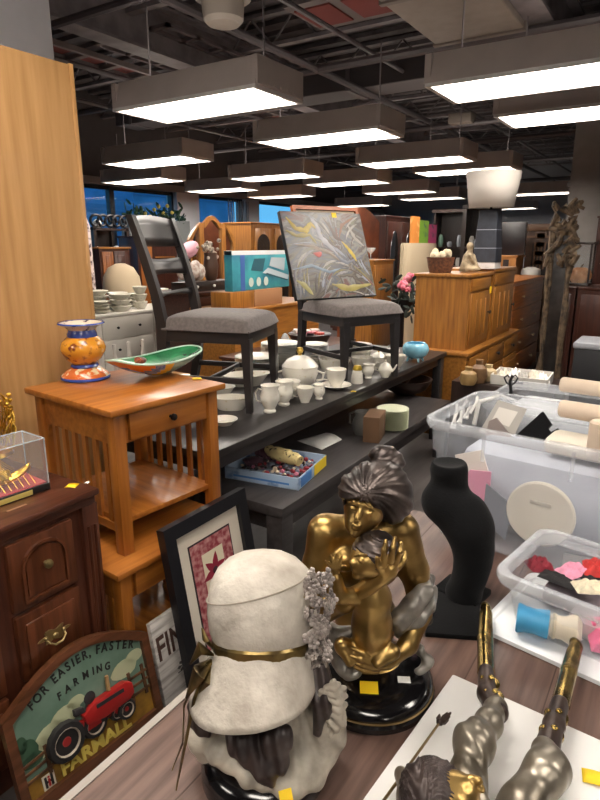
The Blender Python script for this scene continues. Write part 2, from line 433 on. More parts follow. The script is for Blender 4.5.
# ---- fluorescent fixtures
m_house = mat('fixture_housing', '#bdb2ab', .45, var=.12, vscale=4)
m_rim = mat('fixture_rim', '#d8d4d0', .4)
m_lamp = mat('lamp_panel', '#ffffff', .5, emit='#fff6ea', estr=17.0)
m_tube = mat('lamp_tube', '#ffffff', .5, emit='#fffaf2', estr=24.0)
m_refl = mat('lamp_reflector', '#e8e4de', .35)
LZ = 2.5
m_upl = mat('added_uplight', '#ffffff', .5, emit='#fff2e2', estr=8.0)  # glow added on the housing tops to brighten the ceiling and near pier
def make_fixture():
    t = thing('ceiling_light', None, 'ceiling light', (0, 0, 0))
    L, W = .62, .26
    mb = MB(); V = mb.bm.verts.new
    bot = [(-L, -W, .02), (L, -W, .02), (L, W, .02), (-L, W, .02)]; top = [(-L+.02, -W+.05, .19), (L-.02, -W+.05, .19), (L-.02, W-.05, .19), (-L+.02, W-.05, .19)]
    inn = [(-L+.015, -W+.015, .02), (L-.015, -W+.015, .02), (L-.015, W-.015, .02), (-L+.015, W-.015, .02)]
    inn2 = [(x*.97, y*.8, .1) for x, y, z in inn]
    mb.rings([top[::-1], bot[::-1], inn[::-1], inn2[::-1]])
    mb.build('housing', m_house, t, smooth=False)
    mb = MB(); mb.frame([(-L, -W), (L, -W), (L, W), (-L, W)], [(-L+.03, -W+.02), (L-.03, -W+.02), (L-.03, W-.02), (-L+.03, W-.02)], 0, .02); mb.build('rim', m_rim, t, smooth=False)
    mb = MB(); mb.bx(-L+.03, L-.03, -W+.07, W-.02, .045, .05); mb.build('diffuser', m_lamp, t, smooth=False)
    mb = MB(); mb.cyl((-L+.05, -W+.045, .04), (L-.05, -W+.045, .04), .013, seg=8); mb.build('lamp_tube', m_tube, t)
    mb = MB(); mb.bx(-.45, .45, -.08, .08, .19, .196); mb.build('added_uplight', m_upl, t, smooth=False)
    for s in (-1, 1):
        mb = MB(); mb.bx(s*(L-.03), s*(L+.012), -W+.01, W-.01, .02, .18, .004)
        for q in (-.14, -.07, 0, .07, .14): mb.bx(s*(L+.005), s*(L+.016), q-.015, q+.015, .03, .045)
        mb.build('end_cap', m_house, t, smooth=False)
        mb = MB(); mb.cyl((s*.5, 0, .18), (s*.5, 0, .70), .006, seg=5); mb.build('hanger_wire', m_beam, t)
    return t
fx = make_fixture()
FIX = [((205, 108), 'largest ceiling light on the left, nearest one left of centre'), ((327, 140), 'ceiling light in the middle just below and right of the largest left one'),
       ((157, 163), 'ceiling light on the left under the largest one'), ((545, 82), 'large ceiling light cut off by the right edge of the photo'),
       ((592, 114), 'ceiling light at the right edge under the large cut off one'), ((415, 163), 'ceiling light just right of centre below the middle one'),
       ((466, 172), 'ceiling light directly above the white lamp shade'), ((275, 178), 'ceiling light in the middle distance above the oak display cabinet'),
       ((347, 184), 'ceiling light in the distance above the painting'), ((143, 182), 'ceiling light close to the left windows'),
       ((222, 191), 'ceiling light above the triple mirror'), ((281, 197), 'small ceiling light behind and above the oak display cabinet'),
       ((400, 193), 'small distant ceiling light right of the painting'), ((432, 199), 'small distant ceiling light left of the white lamp shade'),
       ((543, 194), 'ceiling light behind the driftwood mirror'), ((363, 206), 'tiny distant ceiling light above the painting corner'),
       ((510, 209), 'tiny distant ceiling light right of the white lamp shade')]
used_fx = False
for (px, lab) in FIX:
    p = atz(*px, LZ); f = fx if not used_fx else copy_tree(fx); used_fx = True
    f.location = p; tag(f, lab, None, 'fluorescent ceiling lights')
for (x, y, lab) in ((-1.0, .95, 'ceiling light over the bronze statues, above the photo'), (1.4, 1.7, 'ceiling light over the plastic bins, above the photo'), (.1, -.55, 'ceiling light straight above the camera'), (-2.2, -1.7, 'ceiling light behind the camera on the left'),
                    (2.3, -1.6, 'ceiling light behind the camera on the right'), (-4.3, .2, 'ceiling light left of the oak cabinet, outside the photo'),
                    (3.4, 5.0, 'ceiling light out to the right, outside the photo')):
    f = copy_tree(fx); f.location = (x, y, LZ+.1); tag(f, lab, None, 'fluorescent ceiling lights')
f = copy_tree(fx); f.location = (-1.55, .8, 3.3); tag(f, 'added unseen light hung higher than the rest to brighten the white pier', None, 'fluorescent ceiling lights')  # extra fixture added out of view to lift the dark pier top
# daylight
w = bpy.data.worlds.new('World'); scn.world = w; w.use_nodes = True
bg = w.node_tree.nodes['Background']; bg.inputs[0].default_value = lin('#5fb4ea'); bg.inputs[1].default_value = 1.3
# ================================================================ FURNITURE IN THE FOREGROUND
m_lam = mat('brown_laminate', '#735a50', .42, color2='#4b3730', vscale=2.6, stretch=(20, 1.4, 1), bump=.03, coat=.1, ramp=(.3, .68))
m_lamedge = mat('laminate_edge', '#9f968e', .5, var=.1)
m_metal = mat('grey_table_leg', '#4a4a4c', .4, metal=.7)
m_blackw = mat('black_brown_wood', '#34302f', .38, color2='#282424', vscale=4, stretch=(10, 1, 10), coat=.15)
m_bench = mat('bench_wood', '#454141', .42, color2='#353131', vscale=4, stretch=(10, 1, 10))
m_tag = mat('yellow_tag', '#f7cf1c', .6)
m_tagw = mat('white_tag', '#ecebe6', .6)
def seams(mb, x0, x1, y0, y1, z, step):
    x = x0+step
    while x < x1: mb.bx(x-.0012, x+.0012, y0, y1, z-.001, z+.0006); x += step
def laminate_table(label, x0, x1, y0, y1):
    t = thing('display_table', label, 'table', (x0, y0, 0))
    w, d = x1-x0, y1-y0
    mb = MB(); mb.bx(.012, w, .0, d, .715, .75); top = mb.build('tabletop', m_lam, t, smooth=False)
    mb = MB(); seams(mb, 0, w, .01, d-.01, .75, .15); mb.build('plank_seam', mat('seam_dark', '#4a3831', .7), top, smooth=False)
    mb = MB(); mb.bx(-.003, .012, 0, d, .712, .753); mb.build('edge_strip', m_lamedge, t, smooth=False)
    for x in (.1, w-.1):
        for y in (.12, d-.12):
            mb = MB(); mb.cyl((x, y, 0), (x, y, .715), .022, seg=12); mb.build('leg', m_metal, t)
    return t
laminate_table('brown wood laminate table in front, carrying the bronze statues', -.718, 1.1, -.75, 1.72)
laminate_table('brown wood laminate table behind the front one, under the plastic bins', -.55, 1.1, 1.735, 3.0)

# ---- long dark table and the low bench in front of it
def leg_table(name, label, x0, x1, y0, y1, z, th, m, lw=.07, apron=.07, mid=False):
    t = thing(name, label, 'table', ((x0+x1)/2, (y0+y1)/2, 0)); w, d = (x1-x0)/2, (y1-y0)/2
    mb = MB(); mb.bx(-w, w, -d, d, z-th, z, .004); mb.build('tabletop', m, t)
    mb = MB(); i = .05
    for s in (-1, 1):
        mb.bx(s*(w-i)-.012, s*(w-i)+.012, -d+i, d-i, z-th-apron, z-th); mb.bx(-w+i, w-i, s*(d-i)-.012, s*(d-i)+.012, z-th-apron, z-th)
    mb.build('apron', m, t, smooth=False)
    for x in (-1, 1):
        for y in ((-1, 0, 1) if mid else (-1, 1)):
            mb = MB(); mb.box((x*(w-i), y*(d-i), (z-th)/2), (lw, lw, z-th), .004); mb.build('leg', m, t)
    return t
leg_table('dining_table', 'long dark dining table holding two chairs and white china', -2.55, -1.586, 1.76, 4.70, .75, .035, m_blackw)
lb = leg_table('low_bench', 'low dark wooden bench in front of the long dark table, holding the puzzle tray', -2.06, -1.39, 2.01, 4.3, .45, .05, m_bench, .09, .09)

# ---- mission end tables
m_oak = wood('honey_oak', '#b5702c', '#8f511b', 'y', .38); m_oakz = wood('honey_oak', '#b5702c', '#8f511b', 'z', .38); m_oakx = wood('honey_oak', '#b5702c', '#8f511b', 'x', .38)
m_knob = mat('dark_knob', '#2b2422', .35, metal=.6)
def end_table(label, cx, cy, wx, wy, rz, z0, h):
    # cx, cy: the corner nearest the aisle
    w, d = wx/2, wy/2; c_, s_ = math.cos(rz), math.sin(rz)
    t = thing('end_table', label, 'end table', (cx-w*c_-d*s_, cy-w*s_+d*c_, z0), rz)
    mb = MB(); mb.bx(-w, w, -d, d, h-.024, h, .006); mb.build('tabletop', m_oak, t)
    L = .045; lx, ly = w-.025-L/2, d-.025-L/2
    for sx in (-1, 1):
        for sy in (-1, 1):
            mb = MB(); mb.box((sx*lx, sy*ly, (h-.024)/2), (L, L, h-.024), .003); mb.build('leg', m_oakz, t)
    mb = MB()
    for sy in (-1, 1): mb.bx(-lx, lx, sy*ly-.01, sy*ly+.01, h-.135, h-.024)
    mb.bx(-lx-.01, -lx+.01, -ly, ly, h-.135, h-.024); mb.bx(lx-.012, lx+.008, -ly, ly, h-.135, h-.024)
    mb.build('apron', m_oak, t, smooth=False)
    mb = MB(); mb.bx(lx+.004, lx+.024, -ly+.04, ly-.04, h-.125, h-.03, .002); dr = mb.build('drawer', m_oak, t)
    mb = MB(); mb.lathe([(.006, 0), (.006, .012), (.013, .017), (.012, .025), (.002, .028)], (0, 0, 0), 14, T3(lx+.024, 0, h-.078) @ RY(PI/2)); mb.build('knob', m_knob, dr)
    mb = MB(); mb.bx(-lx, lx, -ly, ly, .105, .125, .002); mb.build('shelf', m_oakx, t)
    for sy in (-1, 1):
        mb = MB(); mb.bx(-lx, lx, sy*ly-.011, sy*ly+.011, .075, .105); mb.build('side_rail', m_oakx, t, smooth=False)
        n = 6
        for k in range(n):
            x = -lx+(k+1)*2*lx/(n+1)
            mb = MB(); mb.bx(x-.011, x+.011, sy*ly-.006, sy*ly+.006, .105, h-.13); mb.build('slat', m_oakz, t, smooth=False)
        for sx in (-1, 1):          # small curved brackets under the apron
            mb = MB()
            pts = [(0, 0), (0, -.06)]+[(.03*(1-math.cos(a)), -.06+.06*math.sin(a)) for a in (.3, .6, .9, 1.2)]+[(.03, 0)]
            M = T3(sx*(lx-L/2), sy*ly, h-.135) @ RX(PI/2)
            mb.prism([(-sx*p[0], p[1]) for p in pts], -.008, .008, M)
            mb.build('bracket', m_oak, t, smooth=False)
    return t, h
et0, _ = end_table('orange oak end table standing on the floor beside the dresser, bottom of the stack', -1.435, 1.125, .57, .57, -.05, 0, .55)
et1, _ = end_table('orange oak end table stacked on top, holding the painted pottery', -1.491, 1.195, .545, .52, -.09, .5505, .535)
def paper_tag(label, p, rz, w=.035, d=.022, m=m_tag, cat='price tag'):
    mb = MB()
    mb.sheet(lambda u, v: ((u-.5)*w, (v-.5)*d, .0012+.002*math.sin(u*3)), 4, 1)
    o = mb.build('price_tag', m, None, solid=.0006); o.location = p; o.rotation_euler = (0, 0, rz)
    return tag(o, label, cat)
paper_tag('yellow paper tag on the upper end table next to the green pottery dish', atz(197, 379, 1.087), .9, .035, .035)

# ---- dark cherry dresser
m_ch = wood('dark_cherry', '#5a3222', '#37190f', 'y', .3); m_chz = wood('dark_cherry', '#5a3222', '#37190f', 'z', .3); m_chd = wood('cherry_panel', '#6a3b24', '#42200f', 'z', .3)
m_brass = mat('antique_brass', '#b09a6a', .35, metal=.9)
dz, dx, dy0, dy1 = .86, -1.482, .22, 1.112
t = thing('dresser', 'dark cherry wood dresser with arched drawer panels at the left edge', 'dresser', (dx, dy0, 0)); W = dy1-dy0
mb = MB(); mb.bx(-.48, -.02, .02, W-.02, .06, dz-.03); mb.bx(-.46, -.04, .04, W-.04, 0, .06); mb.build('body', m_chz, t, smooth=False)
mb = MB(); mb.bx(-.5, .012, 0, W, dz-.022, dz, .006); mb.bx(-.49, .0, .01, W-.01, dz-.05, dz-.022, .004); mb.build('top', m_ch, t)
for yy in (.03, W-.03):
    mb = MB(); mb.bx(-.03, -.004, yy-.03, yy+.03, .03, dz-.05, .006)
    for q in (-.012, .012): mb.cyl((-.002, yy+q, .12), (-.002, yy+q, dz-.12), .006, seg=8)
    mb.build('corner_post', m_chz, t)
M0 = Matrix(((0, 0, 1, 0), (1, 0, 0, 0), (0, 1, 0, 0), (0, 0, 0, 1)))   # local x,y,z -> y,z,x
dw = .215
for c in range(3):
    ya = W-.098-dw-c*(dw+.05)
    for r, (za, zb) in enumerate(((.575, .79), (.345, .56), (.11, .33))):
        mb = MB(); mb.bx(-.025, -.002, ya, ya+dw, za, zb, .006)
        if r == 0:
            n = 14; cx = dw/2
            def arch(wd, y0, y1): return [(cx-wd, y0), (cx+wd, y0)]+[(cx+wd*math.cos(a), y1+wd*math.sin(a)*.9) for a in [PI*i/n for i in range(n+1)]]
            Mo = T3(0, ya, za) @ M0
            mb.frame(arch(.075, .02, .125), arch(.066, .028, .125), -.003, .008, Mo)
            mb.prism(arch(.06, .036, .125), -.003, .003, Mo)
        else:
            mb.bx(-.004, .005, ya+.025, ya+dw-.025, za+.03, zb-.03, .004)
        dr = mb.build('drawer', m_chd, t)
        mb = MB()
        if r == 0: mb.lathe([(.006, 0), (.006, .012), (.014, .017), (.013, .025), (.002, .029)], (0, 0, 0), 14, T3(0, ya+dw/2, za+.12) @ RY(PI/2)); nm = 'knob'
        else:
            yc, zc = ya+dw/2, (za+zb)/2
            pl = [(math.cos(a)*(.045+.012*math.cos(6*a)), math.sin(a)*(.02+.006*math.cos(6*a+.6))) for a in [2*PI*i/36 for i in range(36)]]
            mb.prism(pl, 0, .003, T3(.005, yc, zc) @ M0)
            mb.tube([(.006, yc-.03, zc), (.022, yc-.028, zc-.01), (.026, yc-.012, zc-.022), (.026, yc+.012, zc-.022), (.022, yc+.028, zc-.01), (.006, yc+.03, zc)], .0035, 6)
            mb.ell((.008, yc-.03, zc), .007, seg=8); mb.ell((.008, yc+.03, zc), .007, seg=8); mb.ell((.012, yc, zc-.004), (.004, .012, .01), seg=8); nm = 'bail_handle'
        mb.build(nm, m_brass, dr)
paper_tag('yellow paper tag lying on the dresser top corner', atz(72, 486, dz+.001), .5, .034, .034)
paper_tag('small white slip beside the yellow tag on the dresser', atz(87, 483, dz+.001), .5, .014, .018, m_tagw, 'paper slip')
mb = MB(); mb.bx(-.03, .03, -.004, .004, 0, .0015); o = mb.build('engraved_plate', mat('worn_plate', '#8a6a55', .4)); o.location = atz(17, 508, dz+.0005); o.rotation_euler = (0, 0, PI/2)
tag(o, 'thin tan strip lying on the dresser in front of the display case', 'strip')

# ---- acrylic case with a golden boat, and the golden filigree piece behind it
p = atz(51, 489, dz); M = T3(p.x, p.y, dz+.0008) @ RZ(-.06)
m_gold = mat('gold_metal', '#e0b24a', .28, metal=1, var=.25, vscale=30)
t = thing('display_case', 'clear acrylic case with a red floor, at the left edge on the dresser', 'display case', M=M)
mb = MB(); mb.bx(-.13, 0, -.26, 0, 0, .022, .002); mb.build('base', mat('case_black', '#1b1718', .35), t)
mb = MB(); mb.bx(-.122, -.008, -.252, -.008, .022, .026); mb.build('velvet_floor', mat('red_velvet', '#b3121d', .8, sheen=.5), t, smooth=False)
mb = MB(); mb.bx(.0, .0016, -.19, -.06, .003, .018); mb.build('name_plate', mat('brass_plate', '#e5d27a', .4, metal=.5), t, smooth=False)
mb = MB()
for a in ((-.127, -.124, -.257, -.003), (-.006, -.003, -.257, -.003)): mb.bx(*a, .022, .165)
for a in ((-.127, -.003, -.257, -.254), (-.127, -.003, -.006, -.003)): mb.bx(*a, .022, .165)
mb.bx(-.128, -.002, -.258, -.002, .165, .168)
mb.build('acrylic_cover', mat('acrylic', '#e8eef2', .06, alpha=.07, spec=.6), t, smooth=False)
mb = MB()
for a in ((-.003, -.003), (-.003, -.257), (-.127, -.003), (-.127, -.257)): mb.bx(a[0]-.0015, a[0]+.0015, a[1]-.0015, a[1]+.0015, .022, .168)
for yy in (-.003, -.257): mb.bx(-.128, -.002, yy-.0015, yy+.0015, .166, .169)
for xx in (-.003, -.127): mb.bx(xx-.0015, xx+.0015, -.258, -.002, .166, .169)
mb.build('case_edge', mat('acrylic_edge', '#dfe4e4', .2, alpha=.55), t, smooth=False)
bt = thing('model_boat', 'golden model boat inside the acrylic case', 'model boat', M=M @ T3(-.06, -.13, .0265))
mb = MB()
mb.sheet(lambda u, v: (math.sin(PI*v)*0+(v-.5)*.05*math.sin(PI*min(1, max(0, u)))**.6, (u-.5)*.21, .008+.03*abs(2*u-1)**2.5+.018*(2*v-1)**2), 16, 6); mb.build('hull', m_gold, bt, solid=.002)
mb = MB(); mb.bx(-.014, .014, -.04, .03, .02, .034, .003); mb.sheet(lambda u, v: ((u-.5)*.04, -.045+.08*v, .055-.02*(2*u-1)**2), 8, 2); mb.build('cabin', m_gold, bt)
mb = MB(); mb.cyl((0, 0, .05), (0, 0, .115), .0018, seg=6)
for k in range(7): mb.tube([(0, 0, .11-.008*k), (.02+.002*k, .015, .085-.008*k), (.025, .04, .06-.006*k)], .0009, 4)
mb.build('rigging', m_gold, bt)
mb = MB()
for k in range(10): mb.cyl((.02, -.085+.019*k, .03), (.045, -.08+.019*k, .002), .0012, seg=5)
mb.build('oar', m_gold, bt)
p = atz(4, 462, dz); g = thing('filigree_crown', 'golden openwork filigree ornament behind the display case at the left edge', 'ornament', (p.x-.08, p.y+.02, dz+.0008))
mb = MB()
for k in range(60):
    a = 2*PI*k/60*1.0; b = a+random.uniform(.3, 1.2); z0 = random.uniform(.02, .1)
    mb.tube([(.06*math.cos(a), .06*math.sin(a), z0), (.075*math.cos((a+b)/2), .075*math.sin((a+b)/2), z0+.07), (.06*math.cos(b), .06*math.sin(b), z0+.13)], .0022, 5)
for k in range(40):
    a = random.uniform(0, 2*PI); z = random.uniform(.12, .235); mb.ell((.066*math.cos(a), .066*math.sin(a), z), (.01, .01, .008), seg=7)
mb.build('openwork_body', m_gold, g)
mb = MB(); mb.lathe([(.05, 0), (.06, .006), (.055, .02), (.03, .022)]); mb.build('foot', m_gold, g)

# ---- tall oak cabinet seen from behind
m_pan = wood('oak_veneer', '#c09462', '#a87c4a', 'z', .45, 2.0, .1)
t = thing('bookcase', 'tall light oak cabinet standing at the left edge, turned with its flat side out', 'cabinet', (-2.17, 1.22, 0))
mb = MB(); mb.bx(-.36, 0, 0, .475, 0, 2.29); mb.build('body', m_pan, t, smooth=False)
mb = MB(); mb.bx(-.37, .004, .462, .48, 0, 2.295, .002); mb.build('side_edge', m_pan, t)

# ---- ladder back chairs
m_chair = mat('chair_black_wood', '#2b2728', .4, var=.25, vscale=5, coat=.15)
m_fab = mat('taupe_fabric', '#6c6360', .85, color2='#5d5552', vscale=60, bump=.15, bscale=300, sheen=.15)
def make_chair():
    t = thing('dining_chair', None, 'chair'); w = .235
    mb = MB(); mb.bx(-w-.02, w, -w+.005, w-.005, .36, .43, .006); mb.build('seat_frame', m_chair, t)
    mb = MB()
    def seat(u, v):
        x, y = 2*u-1, 2*v-1
        e = (1-abs(x)**5)*(1-abs(y)**5)
        s = 1-.06*(abs(x)*abs(y))**2
        return (x*.262*s-.008, y*(.258+.012*x)*s, .425+.08*max(0, e)**.3)
    mb.sheet(seat, 22, 22); mb.bx(-.25, .24, -.24, .24, .42, .43); mb.build('seat', m_fab, t, angle=60)
    for s in (-1, 1):
        mb = MB(); mb.rings([[(x-q, s*y-q, z), (x+q, s*y-q, z), (x+q, s*y+q, z), (x-q, s*y+q, z)] for x, y, z, q in ((.222, .212, 0, .015), (.212, .205, .39, .025))]); mb.build('leg', m_chair, t, smooth=False)
        mb = MB(); pr = [(-.31, 0, .02), (-.265, .2, .024), (-.25, .42, .028), (-.28, .6, .025), (-.335, .8, .022), (-.4, 1.0, .018)]
        mb.rings([[(x-h, s*.212-.02, z), (x+h, s*.212-.02, z), (x+h, s*.212+.02, z), (x-h, s*.212+.02, z)] for x, z, h in pr]); mb.build('back_post', m_chair, t, angle=30)
        mb = MB(); mb.bx(-.26, .2, s*.208-.009, s*.208+.009, .15, .18, .003); mb.build('side_stretcher', m_chair, t)
    mb = MB(); mb.bx(-.01, .01, -.2, .2, .152, .178, .003); mb.build('cross_stretcher', m_chair, t)
    def xat(z):
        for (a, za, _), (b, zb, _) in zip(pr, pr[1:]):
            if za <= z <= zb: return a+(b-a)*(z-za)/(zb-za)
        return -.4
    for z0, z1 in ((.845, .99), (.69, .785), (.575, .615)):
        mb = MB()
        def sl(u, v):
            y = (u-.5)*.4; z = z0+(z1-z0)*v; return (xat(z)-.028*math.sin(PI*u), y, z+(.014*math.sin(PI*u) if v > .5 and z0 > .8 else .012*math.sin(PI*u)*(1-2*v)*(z0 < .8)))
        mb.sheet(sl, 10, 3); mb.build('back_slat', m_chair, t, solid=.016)
    return t
ch = make_chair()
ch.location = (-2.106, 2.493, .7505); ch.rotation_euler = (0, 0, math.radians(17))
tag(ch, 'dark ladder back chair with bare taupe seat standing on the long table, nearest', None, 'chairs on the long dark table')
c2 = copy_tree(ch); c2.location = (-1.849, 3.484, .7505); c2.rotation_euler = (0, 0, math.radians(-24))
tag(c2, 'dark ladder back chair on the long table with the abstract painting on its seat', None, 'chairs on the long dark table')

# ---- abstract painting leaning on the second chair
a = math.radians(-24); f = Vector((math.cos(a), math.sin(a), 0)); sd = Vector((-f.y, f.x, 0))
o = Vector((-1.849, 3.484, 0))-f*.07+Vector((0, 0, 1.262))
up = Vector((0, 0, .95))-f*.36
M = basis(o-sd*.375, sd, up)
t = thing('canvas_painting', 'colourful abstract swirl painting on a chair seat', 'painting', M=M)
Pw, Ph = .66, .59
mb = MB(); mb.bx(0, Pw, 0, Ph, -.03, -.001, .002); mb.build('canvas_edge', mat('canvas_black', '#17171a', .6), t)
m_paint = marble_mix('poured_paint', ['#1c1718', '#4d4f59', '#3d2c22', '#757069', '#454955', '#5f584a', '#33241d', '#7a7874', '#5c3025', '#4e505a', '#2a2831', '#6b6034'], 2.3, 2.2, .35, stretch=(1, 1.6, 1))
mb = MB(); mb.bx(.004, Pw-.004, .004, Ph-.004, -.001, .001); art = mb.build('painted_surface', m_paint, t, smooth=False)
pal = []; smb = MB(); rs_ = random.Random(12)
def slot(col):
    if col not in pal: pal.append(col)
    return pal.index(col)
def swirl(pts, w, col, z=.0012):
    smb.mi = slot(col); n = len(pts); q = []
    for i in range(n-1):
        for k in range(4): q.append(tuple(pts[i][c]+(pts[i+1][c]-pts[i][c])*k/4 for c in (0, 1)))
    q.append(pts[-1]); m = len(q)
    smb.tube([(min(.985, max(.015, x))*Pw, min(.985, max(.015, y))*Ph, z) for x, y in q], [w*1.25*math.sin(PI*(i+.5)/m)**.8*rs_.uniform(.55, 1.15) for i in range(m)], 6, flat=.06)
for k in range(110):
    x, y = rs_.random(), rs_.random(); pts = []; col = rs_.choice(('#77747c', '#8a8688', '#5a5560', '#3d3230', '#6d6a52', '#948f86', '#4a3a30', '#868a96', '#7c6f3a', '#6a4038', '#a39d96'))
    for j in range(rs_.randint(3, 6)):
        pts.append((x, y)); a = -.7+1.3*math.sin(3.1*x+1.2)+.9*math.cos(4.3*y-.6); x += .055*math.cos(a); y += .055*math.sin(a)
    swirl(pts, rs_.uniform(.003, .009), col)
for pts, w, col in ([((.06, .93), (.15, .8), (.26, .78), (.34, .86), (.45, .74)), .022, '#b59a14'], [((.03, .78), (.14, .72), (.3, .73), (.36, .63)), .016, '#8d7a14'],
                    [((.33, .95), (.4, .86), (.42, .72), (.5, .62), (.6, .5)), .022, '#a5a3aa'], [((.68, .66), (.74, .58), (.8, .48), (.82, .42)), .016, '#c2a512'],
                    [((.66, .7), (.72, .85), (.9, .95)), .012, '#7d4a22'], [((.3, .52), (.36, .5), (.4, .53)), .016, '#b03a2a'], [((.02, .34), (.25, .38), (.45, .3), (.6, .34)), .014, '#76889a'],
                    [((.04, .22), (.12, .16), (.2, .05)), .018, '#a89f5c'], [((.5, .62), (.62, .44), (.7, .4), (.9, .48)), .013, '#6b6e7c'], [((.45, .16), (.65, .1), (.95, .14)), .022, '#9a8d48'],
                    [((.1, .62), (.3, .6), (.5, .52), (.62, .42)), .012, '#8c7a6a'], [((.5, .94), (.58, .8), (.62, .7), (.7, .66)), .016, '#4b2f22'], [((.8, .86), (.86, .7), (.96, .6)), .014, '#9a938a']):
    swirl(pts, w*.8, col, .0018)
smb.build('paint_streak', [mat('paint_'+c.strip('#'), c, .4, var=.3, vscale=14) for c in pal], art)
mb = MB(); mb.bx(.62*Pw, .68*Pw, Ph-.035, Ph-.002, .001, .002); mb.build('price_sticker', m_tag, t, smooth=False)
# framed canvas standing behind it
t = thing('framed_canvas', 'orange wood framed canvas peeking out behind the abstract painting', 'painting', M=M @ T3(.14, .035, -.06))
mb = MB(); mb.bx(.02, .53, .02, .6, -.012, .0); mb.build('canvas', mat('canvas_beige', '#b8a892', .8, var=.2, vscale=10), t, smooth=False)
mb = MB(); mb.frame([(0, 0), (.55, 0), (.55, .62), (0, .62)], [(.025, .025), (.525, .025), (.525, .595), (.025, .595)], -.015, .012); mb.build('frame', mat('orange_frame', '#a85a2e', .4), t, smooth=False)

# ---- framed flower picture leaning on the end tables
def leaning(p0, p1, up): return basis(p0, Vector(p1)-Vector(p0), up)
M = basis((-1.286, 1.271, .001), (0, 1, 0), (-.115, 0, .66)) @ T3(0, 0, .022)
t = thing('framed_print', 'black framed red flower print leaning behind the hat statue', 'framed picture', M=M)
w_, h_ = .445, .67
def rect(a, b, c, d): return [(a, b), (c, b), (c, d), (a, d)]
mb = MB(); mb.frame(rect(0, 0, w_, h_), rect(.05, .05, w_-.05, h_-.05), -.022, .012); mb.build('frame', mat('black_frame', '#17171b', .3), t, smooth=False)
mb = MB(); mb.bx(.045, w_-.045, .045, h_-.045, -.02, -.006); mb.build('mat_board', mat('cream_mat', '#d5cbbb', .8), t, smooth=False)
art = MB(); art.bx(.108, w_-.108, .09, h_-.108, -.006, -.004); art = art.build('print', mat('print_dark_edge', '#2a1c22', .7), t, smooth=False)
mb = MB(); mb.frame(rect(.114, .096, w_-.114, h_-.114), rect(.165, .15, w_-.165, h_-.165), -.004, -.003); mb.build('patterned_border', mat('red_paisley', '#8a2f3a', .7, color2='#c08a86', vscale=45, ramp=(.35, .6)), art, smooth=False)
mb = MB(); mb.bx(.165, w_-.165, .15, h_-.165, -.004, -.003); mb.build('centre_panel', mat('print_cream', '#d9cfb4', .8), art, smooth=False)
mb = MB(); fc = Vector((.222, .425))
for k in range(6):
    an = .3+k*PI/3; d = Vector((math.cos(an), math.sin(an))); n = Vector((-d.y, d.x)); L = .07 if k % 2 else .062
    pts = [fc+d*(L*s)+n*(.015*math.sin(PI*s**.7)*g) for g, ss in ((1, (.05, .25, .5, .75, 1)), (-1, (.75, .5, .25, .05))) for s in ss]
    mb.prism([(q.x, q.y) for q in pts], -.003, -.0015)
for k in range(4): mb.prism([(.222-.004, .2+k*.001), (.222+.004, .2), (.224, .36), (.218, .36)], -.003, -.002)
mb.prism([(.205, .24), (.175, .3), (.2, .27)], -.003, -.002); mb.build('flower', mat('flower_red', '#8e1f36', .7), art, smooth=False)
mb = MB(); mb.lathe([(.014, -.0015), (.012, .0)], (fc.x, fc.y, 0), 12); mb.build('flower_heart', mat('flower_heart', '#3a1a24', .7), art)

# ---- whitewashed board reading FIN
M = basis((-1.338, 1.208, .001), (0, 1, 0), (-.06, 0, .35)) @ T3(0, 0, .0)
t = thing('wooden_sign', 'whitewashed wood board sign reading FIN behind the tractor plaque', 'sign', M=M)
mb = MB(); mb.bx(0, .47, 0, .336, -.02, 0, .002); mb.build('board', mat('whitewash', '#c2bcb6', .8, color2='#8d8680', vscale=4, stretch=(1, 12, 12), ramp=(.35, .55)), t)
mb = MB(); mb.text('FIN', .125, T3(.006, .19, .001), .002, .002, .72, 'LEFT'); mb.build('lettering', mat('sign_brown', '#4c332a', .8), t, smooth=False)
mb = MB()
for cx, cy in ((.11, .118), (.2, .118)):
    for k in range(6):
        a = k*PI/3; mb.prism([(cx+math.cos(a)*.005, cy+math.sin(a)*.005), (cx+math.cos(a+.35)*.022, cy+math.sin(a+.35)*.017), (cx+math.cos(a)*.03, cy+math.sin(a)*.022), (cx+math.cos(a-.35)*.022, cy+math.sin(a-.35)*.017)], 0, .0015)
mb.prism([(.08, .1), (.26, .1), (.26, .103), (.08, .103)], 0, .0015); mb.build('ornament', mat('sign_grey', '#4b4644', .8), t, smooth=False)
# ================================================================ THE TRACTOR PLAQUE
P0, P1 = Vector((-1.368, .682, .012)), Vector((-1.338, 1.185, .012))
M = basis(P0, P1-P0, (-math.sin(math.radians(12)), 0, math.cos(math.radians(12))))
t = thing('tractor_plaque', 'arched wooden wall plaque with a red tractor in relief under a farming slogan', 'wall plaque', M=M)
def arch_loop(x0, x1, y0, ys, ya, n=18):
    pts = [(x0, y0), (x1, y0)]
    c = (x0+x1)/2; hw = (x1-x0)/2
    for i in range(n+1):
        a = i/n; x = x1+(x0-x1)*a; pts.append((x, ys+(ya-ys)*math.cos((a-.5)*PI)))
    return pts
Wp = .503
m_walnut = wood('walnut_frame', '#6b4029', '#42240f', 'x', .4)
mb = MB(); mb.frame(arch_loop(0, Wp, 0, .312, .41), arch_loop(.026, Wp-.026, .042, .295, .385), -.012, .016); mb.build('frame', m_walnut, t, smooth=False)
mb = MB(); mb.prism(arch_loop(.02, Wp-.02, .02, .3, .39), -.012, 0); fld = mb.build('sky_panel', mat('plaque_sky', '#6f8676', .6, color2='#55705f', vscale=7), t, smooth=False)
def flat(name, polys, m, z=.001, parent=None):
    mb = MB()
    for p in polys: mb.prism(p, -.001, z)
    return mb.build(name, m, parent or fld, smooth=False)
